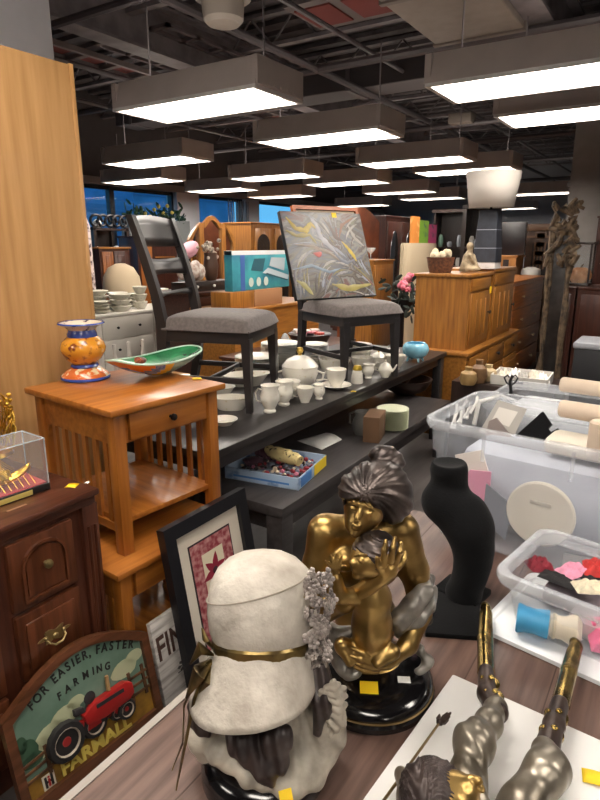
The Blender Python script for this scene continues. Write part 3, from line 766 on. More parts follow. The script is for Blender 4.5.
flat('field', [[(.026, .03), (Wp-.026, .03), (Wp-.026, .125), (.38, .12), (.2, .105), (.026, .105)]], mat('ochre_field', '#9c7424', .7, color2='#6b4a17', vscale=14), .0012)
def blob(cx, cy, r, sy=.6, n=16): return [(cx+r*math.cos(2*PI*i/n)*(1+.08*math.sin(5*i)), cy+r*sy*math.sin(2*PI*i/n)) for i in range(n)]
for cl in ([blob(.13, .19, .055), blob(.18, .215, .05), blob(.09, .17, .05), blob(.22, .235, .03)], [blob(.4, .235, .05), blob(.445, .255, .035)]): flat('cloud', cl, mat('plaque_cloud', '#b3b794', .7), .0009)
flat('hedge', [blob(.055, .185, .03, 1.2), blob(.06, .155, .035), blob(.04, .215, .018, 1.4)], mat('plaque_hedge', '#33503a', .7), .0016)
m_fen = mat('fence_brown', '#6e4a2b', .6, color2='#3d2616', vscale=30)
for side in (0, 1):
    mb = MB()
    for k in range(3):
        if side == 0: mb.box((.072, .155-.026*k, .004), (.085, .009, .004), .001, rz=.08)
        else: mb.box((.437, .19-.03*k, .004), (.085, .009, .004), .001, rz=-.02)
    for x in ((.1,), (.408, .462))[side]: mb.bx(x-.005, x+.005, .085 if x < .2 else .11, .175 if x < .2 else .215, .001, .006)
    mb.build('fence', m_fen, t, smooth=False)
m_red = mat('tractor_red', '#a31c1a', .4, coat=.3); m_tyre = mat('tyre_black', '#211f1f', .6); m_rimr = mat('tractor_rim', '#8e2320', .5)
m_hub = mat('tractor_dark', '#2d2a2c', .5)
tr = MB(); Mt = T3(.155, .152) @ RZ(-.12)
tr.prism([(.06, .048), (.1, .07), (.215, .083), (.24, .07), (.245, .035), (.225, .02), (.13, .008), (.07, .015)], .004, .03, Mt, .003)
tr.prism([(.03, .0), (.07, -.01), (.2, .0), (.2, .015), (.04, .03)], .002, .018, Mt)
tr = tr.build('tractor', m_red, t, smooth=True)
def wheel(x, y, r, zz, nm):
    mb = MB(); mb.lathe([(r*.72, 0), (r*.98, .002), (r, .01), (r*.93, .02), (r*.7, .022), (r*.62, .014)], (0, 0, 0), 28, T3(x, y, zz), wob=lambda a, z: 1+(.03 if int(a*28/(2*PI)+.5) % 2 else 0))
    w = mb.build(nm, m_tyre, tr)
    mb = MB(); mb.lathe([(r*.7, .001), (r*.66, .012), (r*.3, .006), (r*.22, .016), (0.001, .017)], (0, 0, 0), 20, T3(x, y, zz)); mb.build('wheel_hub', m_rimr, w)
    mb = MB(); mb.lathe([(r*.74, .018), (r*.68, .0225), (r*.62, .0165)], (0, 0, 0), 24, T3(x, y, zz), cap0=False, cap1=False); mb.build('wheel_rim', mat('rim_pale', '#a99b8b', .5), w)
wheel(.255, .14, .043, .001, 'wheel'); wheel(.157, .15, .06, .006, 'wheel'); wheel(.367, .117, .033, .006, 'wheel'); wheel(.335, .126, .026, .001, 'wheel')
mb = MB(); mb.cyl((.322, .212, .016), (.326, .259, .016), .007, .006, seg=10); mb.build('exhaust', mat('exhaust_tan', '#a8865a', .5), tr)
mb = MB(); mb.prism([(.198, .2), (.235, .195), (.23, .215), (.2, .222)], .004, .02, None, .003); mb.cyl((.235, .2, .012), (.262, .236, .012), .003, seg=6); mb.lathe([(.018, 0), (.02, .003), (.018, .004)], (.257, .228, .012), 14); mb.build('seat', m_hub, tr)
mb = MB(); mb.prism([(.265, .19), (.365, .184), (.365, .196), (.265, .202)], .03, .032)
for k in range(5): mb.bx(.275+.02*k, .287+.02*k, .132+.004*k, .162, .018, .024, .002)
mb.build('engine', m_hub, tr, smooth=False)
mb = MB(); word = 'FOR EASIER, FASTER'
adv = {'I': .5, ' ': .5, ',': .45, 'F': .88, 'E': .9}
tot = sum(adv.get(c, 1) for c in word); s = 0
for c in word:
    a = adv.get(c, 1); u = (s+a/2)/tot; s += a
    x = .085+.365*u; y = .285+.062*math.cos((u-.5)*PI*.95)-.008*u; sl = -math.atan(.062*PI/.365*math.sin((u-.5)*PI)*.8)
    if c != ' ': mb.text(c, .039, T3(x, y, .0015) @ RZ(sl), .002, .0008, .8)
mb.build('slogan', mat('plaque_black', '#1d1c1b', .6), t, smooth=False)
mb = MB()
for c, u in zip('FARMING', (.06, .21, .36, .54, .68, .79, .94)):
    mb.text(c, .034, T3(.165+.19*u, .268+.022*math.sin(PI*u*.9)-.012*u, .0015) @ RZ(.1-.3*u), .002, .0008, .8)
mb.build('slogan', mat('plaque_black', '#1d1c1b', .6), t, smooth=False)
mb = MB()
mb.text('FARMALL', .056, T3(.128, .05, .003) @ RZ(-.02), .005, .002, 1.08, 'LEFT'); mb.build('maker_name', mat('plaque_yellow', '#d9c25c', .5), t, smooth=False)
mb = MB(); mb.bx(.07, .108, .045, .089, .0, .003); lg = mb.build('emblem', mat('emblem_white', '#cfc7b4', .6), t, smooth=False)
mb = MB(); mb.bx(.076, .083, .05, .084, .003, .0045); mb.bx(.095, .102, .05, .084, .003, .0045); mb.bx(.083, .095, .063, .07, .003, .0045); mb.build('emblem_bar', m_tyre, lg, smooth=False)
mb = MB(); mb.bx(.086, .092, .052, .075, .0032, .0055); mb.bx(.086, .092, .078, .083, .0032, .0055); mb.build('emblem_stem', m_red, lg, smooth=False)

# ================================================================ STATUES
RIGHT = np.array((_S, _C, 0)); AWAY = np.array((-_C, _S, 0)); UP = np.array((0, 0, 1.))
RC = Matrix(((_S, -_C, 0), (_C, _S, 0), (0, 0, 1)))
def rot(tilt=0, roll=0, yaw=0): return np.array(RC @ (Matrix.Rotation(yaw, 3, 'Z') @ Matrix.Rotation(tilt, 3, 'X') @ Matrix.Rotation(roll, 3, 'Y')))
def joint(B, Y0):
    def J(px, py, d=0.):
        p = atd(px, py, Y0+d); return np.array((p.x-B[0], p.y-B[1], p.z-B[2]))
    return J
m_bronze = mat('gold_bronze', '#ad8f58', .36, metal=1, color2='#665030', vscale=12, ramp=(.3, .55), bump=.05, bscale=120)
m_hairb = mat('bronze_hair', '#5d534f', .36, metal=.7, color2='#2e2725', vscale=25)
m_drape = mat('pewter_cloth', '#a29d95', .42, metal=.55, color2='#6f6a64', vscale=18)
m_gloss = mat('gloss_black', '#0f0e10', .14, coat=.4)
# ---- mother and child
B = (-.4186, .908, .75); J = joint(B, .99)
t = thing('mother_and_child_statue', 'bronze statue of a woman holding a baby, on a round gloss black base', 'statue', B)
mb = MB(); mb.lathe([(.10, 0), (.122, .002), (.124, .014), (.119, .02), (.119, .024), (.121, .028), (.117, .036), (.106, .044), (.08, .05), (.001, .052)], seg=56); bs = mb.build('base', m_gloss, t)
mb = MB(); mb.lathe([(.1195, .0205), (.1225, .022), (.1195, .0235)], seg=56, cap0=False, cap1=False); mb.build('gold_line', mat('gold_line', '#6d5836', .4, metal=.6), bs)
c = Clay((-.17, -.17, .03), (.17, .17, .5), .0024)
# torso
c.ell(J(364, 560, .035), (.074, .05, .06), .03, rot(-.1)); c.ell(J(366, 620, .04), (.062, .05, .075), .03, RC); c.ell(J(368, 662, .03), (.075, .065, .035), .02, RC)
c.cone(J(330, 531, .01), J(398, 528, .02), .03, .03, .025)                # shoulders
c.cone(J(362, 532, .01), J(366, 502, -.02), .024, .022, .012)             # neck
c.ell(J(345, 560, -.02), (.026, .02, .022), .02, RC)
# her right arm (left in the picture)
c.path([J(324, 531, .005), J(318, 565, .0), J(322, 612, -.02)], [.031, .027, .02], .014)
c.path([J(322, 614, -.025), J(345, 602, -.075), J(384, 577, -.115)], [.02, .018, .012], .008)
c.ell(J(390, 570, -.118), (.014, .011, .014), .008, RC)
for pts in (((384, 565, -.125), (384, 551, -.127), (386, 541, -.123)), ((391, 562, -.128), (393, 548, -.128), (395, 538, -.12)), ((396, 563, -.12), (400, 552, -.118), (401, 543, -.108)), ((398, 568, -.11), (404, 560, -.105), (405, 552, -.095)), ((383, 574, -.12), (378, 566, -.128), (377, 558, -.128))):
    c.path([J(*p) for p in pts], [.0058, .005, .004], .003)
# her left arm
c.path([J(403, 531, .015), J(414, 570, .005), J(421, 612, -.015)], [.031, .026, .02], .014)
c.path([J(421, 614, -.02), J(408, 645, -.06), J(388, 663, -.085)], [.02, .017, .012], .008)
c.ell(J(381, 664, -.09), (.016, .012, .01), .008, RC)
for pts in (((378, 660, -.1), (364, 653, -.105), (352, 648, -.1)), ((376, 664, -.1), (361, 659, -.107), (349, 655, -.102)), ((376, 668, -.098), (362, 665, -.104), (351, 661, -.1)), ((377, 671, -.092), (364, 670, -.096), (355, 667, -.094))):
    c.path([J(*p) for p in pts], [.0062, .0052, .0042], .003)
# head and face, bowed to her right
hr = rot(.35, .25, -.15)
c.ell(J(365, 506, -.034), (.037, .043, .044), .008, hr)
c.ell(J(356, 524, -.06), (.019, .02, .018), .016, hr)                      # jaw
for e in ((353.5, 507, -.084), (370, 512, -.08)): c.ell(J(*e), (.010, .008, .0065), .005, hr, sub=True)
for e in ((353.5, 508, -.077), (370, 513, -.073)): c.ell(J(*e), (.0075, .006, .0045), .002, hr)
c.path([J(362, 503, -.08), J(360, 511, -.087), J(357.5, 518, -.094)], [.004, .0042, .0062], .004)
c.ell(J(356.5, 524.5, -.082), (.009, .006, .0032), .002, hr); c.ell(J(356, 527.5, -.08), (.008, .006, .003), .002, hr)
c.ell(J(354.5, 533, -.074), (.009, .009, .007), .006, hr)
c.path([J(348, 502, -.078), J(354, 502.5, -.087), J(360, 505, -.084)], [.003]*3, .004); c.path([J(364, 506, -.083), J(371, 508, -.08), J(377, 512, -.07)], [.003]*3, .004)
woman = c.mesh('woman_body', m_bronze, t)
# her hair: swept back into a bun
h = Clay((-.17, -.17, .3), (.17, .17, .56), .0022)
h.ell(J(378, 489, -.01), (.06, .062, .052), .01, rot(-.25, .1)); h.ell(J(392, 500, -.015), (.036, .05, .04), .012, RC)
h.ell(J(352, 492, -.03), (.022, .035, .026), .012, RC); h.ell(J(365, 489, -.04), (.044, .044, .027), .012, RC)
h.ell(J(387, 459, .03), (.034, .03, .024), .006, rot(0, .2))
h.ell(J(358, 523, -.085), (.03, .06, .037), .004, rot(.3, .45), sub=True)
cp = J(363, 492, -.05)
def strands(P):
    u = (P-cp)@RIGHT; v = (P-cp)[:, 2]+.3*((P-cp)@AWAY); a = np.arctan2(v, u); r = np.hypot(u, v)
    return (.0016+.0008*np.sin(5*a+40*r))*np.sin(13*a+110*r+1.5*np.sin(4*a))+.0009*np.sin(31*a+150*r)
h.warp(strands); h.mesh('woman_hair', m_hairb, t)
# the child
k = Clay((-.17, -.17, .03), (.17, .17, .45), .0022)
k.ell(J(374, 557, -.085), (.038, .038, .036), .006, RC); k.ell(J(363, 564, -.098), (.022, .022, .021), .012, RC)
k.ell(J(352.5, 563, -.108), (.006, .006, .006), .005, RC); k.ell(J(357, 571.5, -.112), (.007, .006, .0035), .003, RC); k.ell(J(357, 576, -.108), (.008, .008, .006), .006, RC)
k.ell(J(360.5, 560, -.123), (.0065, .005, .004), .003, RC, sub=True); k.ell(J(361, 560.5, -.117), (.005, .004, .003), .002, RC)
k.path([J(366, 555, -.118), J(360, 554.5, -.122), J(355, 556, -.117)], [.0028]*3, .003)
k.ell(J(382, 563, -.118), (.006, .005, .0085), .002, RC)
k.path([J(372, 578, -.085), J(374, 598, -.085)], [.017, .026], .012)
k.path([J(371, 598, -.08), J(372, 626, -.078), J(370, 650, -.075)], [.032, .032, .03], .02)
for sx in (-1, 1): k.ell(J(370+8*sx, 652, -.088), (.02, .022, .02), .006, RC)
k.path([J(352, 596, -.095), J(340, 596, -.1), J(337, 578, -.1)], [.015, .0125, .0095], .008)
k.ell(J(336, 570, -.1), (.0085, .005, .008), .004, RC)
for i, (x, y) in enumerate(((326, 561), (331, 555.5), (336.5, 553.5), (342, 556), (346, 566))): k.path([J(336+(i-2)*2.2, 567, -.104), J(x, y, -.112)], [.0036, .0026], .0015)
k.path([J(358, 650, -.085), J(343, 646, -.09), J(350, 662, -.1)], [.017, .014, .009], .008)
k.path([J(380, 652, -.09), J(392, 652, -.1), J(378, 664, -.112)], [.017, .013, .009], .008)
baby = k.mesh('child_body', m_bronze, t)
h = Clay((-.17, -.17, .2), (.17, .17, .45), .0022)
h.ell(J(376, 553, -.083), (.041, .041, .037), .006, RC); h.ell(J(357, 569, -.115), (.03, .04, .027), .004, RC, sub=True)
cp2 = J(378, 545, -.1)
h.warp(lambda P: .002*np.sin(170*((P-cp2)@RIGHT)+40*np.sin(60*P[:, 2]))*np.cos(150*P[:, 2]))
h.mesh('child_hair', m_hairb, t)
# cloth
d = Clay((-.17, -.17, .035), (.17, .17, .35), .0024)
d.path([J(428, 578, .02), J(424, 592, -.03), J(412, 606, -.055), J(400, 620, -.06), J(399, 632, -.04)], [.012, .016, .017, .016, .01], .008)
d.path([J(430, 590, .03), J(428, 606, -.02), J(417, 618, -.045), J(402, 628, -.055)], [.013, .015, .014, .01], .008)
d.path([J(428, 620, .02), J(412, 627, .03), J(398, 612, .0)], [.012, .014, .012], .01)
d.path([J(322, 628, -.015), J(335, 636, -.05), J(352, 632, -.055)], [.018, .016, .01], .01)
d.path([J(330, 636, -.03), J(338, 652, -.06), J(346, 672, -.085)], [.018, .018, .014], .012); d.path([J(338, 646, -.03), J(348, 660, -.06), J(356, 672, -.08)], [.015, .015, .012], .01)
d.ell(J(372, 672, .03), (.09, .075, .02), .015, RC); d.path([J(420, 650, .0), J(428, 662, -.01), J(418, 672, -.03)], [.01, .01, .008], .006)
d.warp(lambda P: .0022*np.sin(150*(P@RIGHT)-170*P[:, 2]+40*(P@AWAY)))
d.mesh('cloth_wrap', m_drape, t)
def tag_on(label, p, parent, w, dd, rz, m=m_tag, tilt=0):
    mb = MB(); mb.box((0, 0, 0), (w, dd, .0008)); o = mb.build('price_tag', m, parent, smooth=False); o.location = p; o.rotation_euler = (tilt, 0, rz); return o
p = atz(369, 687, .75+.0535); tag_on(None, (p.x-B[0], p.y-B[1], .0525), t, .034, .03, .5, tilt=.06)
p = atz(404, 679, .75+.0535); tag_on(None, (p.x-B[0], p.y-B[1], .052), t, .024, .016, .5, m_tagw, .06)

# ---- girl in a big hat, seen from behind
B = (-.484, .64, .75); J = joint(B, .80)
t = thing('hat_girl_statue', 'cream statue of a girl in a wide brimmed bonnet seen from behind, front centre', 'statue', B)
m_cream = mat('cream_plaster', '#c8c1b5', .62, color2='#a0978b', vscale=16, bump=.35, bscale=55)
m_blouse = mat('blouse_cream', '#bfb6a6', .5, color2='#8c857a', vscale=20, bump=.15, bscale=90)
m_ribbon = mat('old_gold_ribbon', '#8a7547', .3, metal=.8, color2='#3f3424', vscale=25)
m_hairg = mat('dark_umber_hair', '#453a37', .42, metal=.35, color2='#241d1d', vscale=22)
mb = MB(); mb.lathe([(.1, 0), (.104, .004), (.104, .022), (.1, .036), (.085, .048), (.05, .054), (.001, .055)], seg=44); mb.build('base', m_gloss, t)
c = Clay((-.2, -.2, .03), (.2, .2, .36), .0026)
c.ell(J(266, 722, .02), (.1, .07, .085), .02, RC); c.ell(J(274, 752, .0), (.086, .075, .05), .02, RC); c.ell(J(296, 760, -.03), (.05, .05, .04), .02, RC)
c.path([J(203, 738, .0), J(222, 752, -.055), J(250, 775, -.075), J(288, 790, -.08)], [.018, .018, .014, .01], .02)
c.ell(J(325, 722, -.0), (.035, .045, .06), .015, rot(0, -.2)); c.ell(J(208, 735, .01), (.03, .04, .045), .015, RC)
c.path([J(322, 750, -.02), J(312, 775, -.05), J(290, 790, -.08)], [.02, .016, .01], .02)
for k_ in range(6): c.path([J(319+2.5*k_, 694+8*k_, -.045), J(334+1.5*k_, 684+8*k_, -.055), J(346-.5*k_, 690+7*k_, -.035)], [.005, .006, .004], .004)
q0 = J(290, 700, 0)
c.warp(lambda P: .0016*np.sin(34*np.arctan2((P-q0)[:, 2]-.06, (P-q0)@RIGHT)+20*(P@AWAY)))
c.mesh('blouse', m_blouse, t)
c = Clay((-.2, -.2, .12), (.2, .2, .46), .0026)
c.ell(J(258, 668, .02), (.062, .062, .075), .01, RC); c.cone(J(262, 700, .01), J(264, 740, .01), .035, .04, .02)
c.mesh('head', mat('girl_bronze', '#8a6d45', .35, metal=.9), t)
c = Clay((-.2, -.2, .02), (.2, .2, .42), .0024)
c.ell(J(256, 672, .01), (.068, .066, .07), .01, RC)
c.path([J(232, 712, -.05), J(246, 742, -.085), J(262, 766, -.1), J(268, 783, -.1)], [.022, .025, .017, .007], .01)
c.path([J(262, 712, -.05), J(276, 738, -.088), J(280, 762, -.098), J(272, 780, -.1)], [.022, .022, .014, .006], .01)
c.path([J(198, 705, -.02), J(200, 722, -.03), J(206, 734, -.04)], [.017, .015, .007], .01)
c.path([J(318, 668, -.015), J(324, 700, -.04), J(316, 733, -.045)], [.018, .019, .007], .01)
c.path([J(322, 668, .01), J(330, 700, -.02), J(324, 726, -.03)], [.014, .014, .006], .01)
c.warp(lambda P: .002*np.sin(330*(P@RIGHT)+50*P[:, 2]))
c.mesh('hair', m_hairg, t)
# the hat: crown, band, brim about a tilted axis
hc = Vector(J(262, 645, .0)); up = Vector(UP)*math.cos(.40)+Vector(AWAY)*math.sin(.40)-Vector(RIGHT)*.2
M2 = basis(hc, Vector(RIGHT), up.cross(Vector(RIGHT))) @ Matrix.Diagonal((1.07, 1.05, 1.02, 1))
mb = MB(); prof = [(.0665, -.008), (.0695, .0), (.078, .022), (.082, .047), (.0815, .072), (.077, .096), (.066, .117), (.05, .132), (.03, .141), (.0005, .145)]
mb.lathe(prof, seg=48, M=M2, wob=lambda a, z: 1+.012*math.sin(3*a+z*30), sy=.98)
hat = mb.build('hat', m_cream, t)
def rad_at(z):
    for (r0, z0), (r1, z1) in zip(prof, prof[1:]):
        if z0 <= z <= z1: return r0+(r1-r0)*(z-z0)/(z1-z0)
    return .06
mb = MB(); mb.tube([M2 @ Vector(((rad_at(.09+.022*math.cos(a-.3))+.0006)*math.cos(a), (rad_at(.09+.022*math.cos(a-.3))*.98+.0006)*math.sin(a), .09+.022*math.cos(a-.3))) for a in [2*PI*i/60 for i in range(61)]], .0013, 5); mb.build('crown_seam', mat('crown_seam_grey', '#948b7d', .7), hat)  # raised seam ring, greyer than the crown plaster
mb = MB()
def brim(u, v):
    a = 2*PI*u; s = v
    back = .5+.5*math.cos(a+2.05)        # 1 towards the camera and a little left
    r = .069+.03*s*(1-.95*max(0, math.cos(a)))+.012*(1-back)*s; z = -.094*s*(.35+.65*back)+.003*math.sin(3*a)*s
    return M2 @ Vector((r*math.cos(a), r*math.sin(a), z))
mb.sheet(brim, 56, 10, closed_u=True); mb.build('brim', m_cream, hat, solid=.005)
mb = MB(); mb.lathe([(.0685, -.008), (.072, -.006), (.0745, .006), (.0725, .010), (.0695, .009)], seg=48, M=M2, wob=lambda a, z: 1+.012*math.sin(9*a)); mb.build('hat_band', m_ribbon, hat)
# bow and tails on the left
bow = MB()
for (a, b, c_, w) in (((214, 655, -.03), (200, 648, -.045), (190, 664, -.04), .014), ((212, 660, -.035), (199, 672, -.055), (186, 698, -.05), .015), ((214, 650, -.02), (206, 640, -.03), (202, 628, -.02), .009), ((214, 664, -.04), (208, 682, -.06), (198, 700, -.055), .011)):
    bow.tube([J(*a), J(*b), J(*c_)], [.004, w, .002], 8, flat=.45)
bow.build('ribbon_bow', m_ribbon, t)
for pts in (((206, 664, -.045), (194, 700, -.06), (186, 740, -.06), (176, 790, -.055)), ((200, 668, -.04), (184, 706, -.05), (183, 742, -.05), (172, 770, -.05))):
    mb = MB(); mb.tube([J(*p) for p in pts], [.003, .004, .0042, .002], 6, flat=.3); mb.build('ribbon_tail', m_ribbon, t)
# flower spray on the right of the hat
m_petal = mat('petal_pewter', '#b3a9a2', .45, metal=.35, color2='#7d7470', vscale=60)
mb = MB(); rnd = random.Random(4)
for i in range(78):
    f_ = i/77; x = 313+rnd.uniform(-7, 20)*(1-.35*abs(f_-.4)); y = 572+92*f_; p = Vector(J(x, y, -.02-.03*rnd.random()))
    r = rnd.uniform(.0045, .0075)
    d3 = Vector((rnd.uniform(-1, 1), rnd.uniform(-1.5, -.2), rnd.uniform(-.2, 1))).normalized(); q = d3.to_track_quat('Z', 'Y').to_matrix()
    for k_ in range(5):
        a = 2*PI*k_/5; o = q @ Vector((math.cos(a)*r*.8, math.sin(a)*r*.8, 0)); mb.ell(p+o, (r*.62, r*.62, r*.3), seg=7, rot=q)
    mb.ell(p+d3*.002, r*.32, seg=6)
mb.build('flower_spray', m_petal, t)
mb = MB()
for i in range(14):
    y = 580+6.5*i; p = Vector(J(309+rnd.uniform(0, 14), y, -.012)); q = Euler((rnd.uniform(0, 3), rnd.uniform(0, 3), rnd.uniform(0, 3))).to_matrix(); mb.ell(p, (.014, .006, .002), seg=8, rot=q)
mb.tube([J(310, 575, -.02), J(312, 620, -.02), J(310, 668, -.02)], .003, 6); mb.build('spray_leaf', m_ribbon, t)
p = J(286, 797, -.097); tag_on(None, (p[0], p[1], p[2]), t, .02, .02, .9, m_tag, .9)

# ---- bronze boy on the white board
bd = MB(); bd.bx(0, .62, -.62, 0, 0, .028, .004)
bo = bd.build('foam_board', mat('white_board', '#e4e2df', .55, bump=.03)); bo.location = (-.284, 1.0, .7505); bo.rotation_euler = (0, 0, -.075)
tag(bo, 'white board lying on the brown table under the bronze boy', 'board')
ZB = .779
p = atz(492, 850, ZB); B = (p.x, p.y, ZB)
def JZ(px, py, z): q = atz(px, py, z); return np.array((q.x-B[0], q.y-B[1], q.z-B[2]))
m_pew = mat('pewter_trousers', '#958d80', .36, metal=.75, color2='#5f574b', vscale=14)
m_boot = mat('brown_boot', '#4a3a33', .38, metal=.5, color2='#2c2320', vscale=20)
m_brass2 = mat('bright_brass', '#b59a5a', .25, metal=1, color2='#6e5a30', vscale=22)
t = thing('bronze_boy_statue', 'bronze statue of a seated boy with long gold tipped boots, on the white board', 'statue', B)
c = Clay((-.28, -.2, -.0), (.25, .32, .28), .0026)
c.ell(JZ(495, 865, ZB+.035), (.055, .06, .035), .02, RC); c.path([JZ(492, 862, ZB+.04), JZ(470, 850, ZB+.1), JZ(462, 835, ZB+.15)], [.045, .045, .03], .02)
c.path([JZ(478, 850, ZB+.04), JZ(465, 790, ZB+.055), JZ(474, 742, ZB+.068), JZ(488, 724, ZB+.06)], [.031, .025, .026, .021], .025)
c.path([JZ(488, 724, ZB+.06), JZ(496, 708, ZB+.045)], [.021, .019], .01)
c.path([JZ(508, 855, ZB+.04), JZ(525, 800, ZB+.055), JZ(548, 770, ZB+.07), JZ(545, 752, ZB+.065)], [.031, .025, .026, .021], .025)
c.path([JZ(452, 848, ZB+.15), JZ(424, 838, ZB+.1), JZ(410, 800, ZB+.035), JZ(402, 776, ZB+.02)], [.023, .02, .016, .013], .012); c.path([JZ(482, 850, ZB+.15), JZ(520, 862, ZB+.09), JZ(548, 838, ZB+.03)], [.023, .019, .014], .012)
q1 = JZ(500, 800, ZB)
c.warp(lambda P: .0016*np.sin(75*(P@AWAY)+110*(P@RIGHT)+2*np.sin(60*P[:, 2])+1.5*np.sin(50*(P@RIGHT))))
body = c.mesh('boy_body', m_pew, t)
# face and cap of hair
c = Clay((-.2, -.2, .05), (.2, .2, .3), .0024); hp = JZ(442, 803, ZB+.12)
c.ell(hp, (.038, .04, .042), .008, RC); 
f0 = hp+RIGHT*.02+UP*.012-AWAY*.0
c.ell(hp+RIGHT*.022+UP*.012, (.026, .026, .028), .01, RC); c.path([hp+RIGHT*.034+UP*.036+AWAY*.006, hp+RIGHT*.044+UP*.038-AWAY*.002], [.004, .006], .004)
c.ell(hp+RIGHT*.03+UP*.038+AWAY*.014, (.006, .006, .003), .003, RC, sub=True); c.ell(hp+RIGHT*.03+UP*.038-AWAY*.014, (.006, .006, .003), .003, RC, sub=True)
c.ell(hp+RIGHT*.05+UP*.025, (.004, .009, .004), .003, RC)
c.cone(hp, JZ(462, 835, ZB+.14), .022, .024, .01)
c.mesh('face', m_bronze, t)
c = Clay((-.2, -.2, .05), (.2, .2, .3), .0024)
c.ell(hp-RIGHT*.012, (.042, .046, .046), .008, RC); c.ell(hp+RIGHT*.047+UP*.026, (.038, .031, .042), .01, RC, sub=True); c.ell(hp+AWAY*.02-RIGHT*.01+UP*.012, (.038, .03, .028), .012, RC)
c.warp(lambda P: .0025*np.sin(190*(P@AWAY)+70*np.sin(40*(P@RIGHT)))); c.mesh('hair', m_hairg, t)
# boots
for pts, toe in ((((497, 712, .045), (487, 694, .04), (486, 672, .034)), ((486, 674, .034), (484, 640, .024), (486, 608, .018))), (((546, 752, .062), (554, 725, .052), (560, 704, .045)), ((560, 706, .045), (568, 672, .034), (576, 645, .026)))):
    c = Clay((-.45, -.1, -.02), (.2, .65, .2), .0026); s = [JZ(a, b, ZB+z) for a, b, z in pts]; c.path(s, [.0195, .0165, .015], .008); bt = c.mesh('boot', m_boot, t)
    c = Clay((-.45, -.1, -.03), (.2, .65, .2), .0024); s2 = [JZ(a, b, ZB+z) for a, b, z in toe]
    c.path(s2, [.014, .0135, .012], .006)
    for e in range(3): c.path([s2[0]*(1-w)+s2[2]*w+RIGHT*o for w, o in ((.0+.0, .009-.009*e), (.9, .008-.008*e))], [.0075, .006], .006)
    c.mesh('boot_foot', m_brass2, bt)
    mb = MB(); mb.ell(s2[2], (.0115, .02, .0125), seg=12, rot=RC); mb.build('toe_cap', mat('toe_dark_gold', '#5d4f27', .3, metal=.9), bt)
    mb = MB()
    for w in (.35, .7):
        q = s[0]*(1-w)+s[2]*w; mb.lathe([(.017, -.004), (.0195, -.003), (.0195, .003), (.017, .004)], q, 16); mb.ell(q+np.array((.004, -.004, .018)), (.006, .006, .003), seg=8); mb.ell(q-RIGHT*.014+UP*.012, (.004, .005, .005), seg=8)
    mb.build('buckle_strap', m_brass2, bt)
# rod with a leafy tip
a, b = Vector(JZ(440, 722, ZB+.02)), Vector(JZ(384, 800, ZB+.012)); b2 = b+(b-a)*.6
mb = MB(); mb.tube([a, b, b2], [.0022, .0026, .003], 7); mb.build('rod', mat('rod_bronze', '#7d6a4c', .35, metal=.8), t)
mb = MB(); dv = (a-b).normalized()
for k in range(6):
    sd_ = Vector((rnd.uniform(-1, 1), rnd.uniform(-1, 1), rnd.uniform(-.3, .8))); mb.tube([a-dv*.004, a+dv*.008+sd_*.006, a+dv*.018+sd_*.009], [.003, .0045, .0015], 6)
mb.ell(a, (.007, .007, .006), seg=8); mb.build('rod_tip', m_boot, t)
p = atz(594, 779, ZB); tg = paper_tag('yellow paper tag lying on the white board at the right edge', Vector((p.x, p.y, ZB+.0006)), .2, .035, .028)
# ================================================================ NECKLACE BUST, BINS, CHINA AND SMALL THINGS
m_velvet = mat('black_velvet', '#0b0b0d', .95, sheen=.05, spec=.2, bump=.1, bscale=200)
p = atz(462, 594, .75); B = (p.x, p.y, .7505)
def JB(px, py, y): q = atd(px, py, y); return np.array((q.x-B[0], q.y-B[1], q.z-B[2]))
t = thing('necklace_bust', 'black velvet necklace bust standing behind the bronze mother, in front of the big bin', 'display bust', B)
c = Clay((-.2, -.2, -.01), (.2, .2, .42), .003)
c.path([JB(449, 470, 1.34), JB(450, 494, 1.345)], [.045, .042], .004)
c.path([JB(438, 499, 1.34), JB(448, 503, 1.33), JB(468, 512, 1.3)], [.036, .042, .045], .02)
c.path([JB(446, 504, 1.33), JB(470, 530, 1.29), JB(473, 560, 1.285)], [.05, .05, .042], .03)
c.path([JB(475, 550, 1.28), JB(470, 575, 1.28), JB(464, 592, 1.29)], [.042, .036, .045], .02)
c.ell(JB(449, 440, 1.34)+UP*.0, (.09, .09, .062), .002, sub=True)
c.mesh('bust', m_velvet, t)
mb = MB(); mb.box((0, 0, .008), (.115, .09, .016), .004, rz=-.15); mb.build('base', m_velvet, t)
pts = [atz(*q, .7505) for q in ((427, 590), (480, 605), (478, 641), (425, 637))]
mb = MB(); mb.prism([(q.x-pts[0].x, q.y-pts[0].y) for q in pts], 0, .012, None, .002); o = mb.build('velvet_display_pad', m_velvet); o.location = pts[0]
tag(o, 'flat black velvet pad lying in front of the necklace bust', 'display pad')

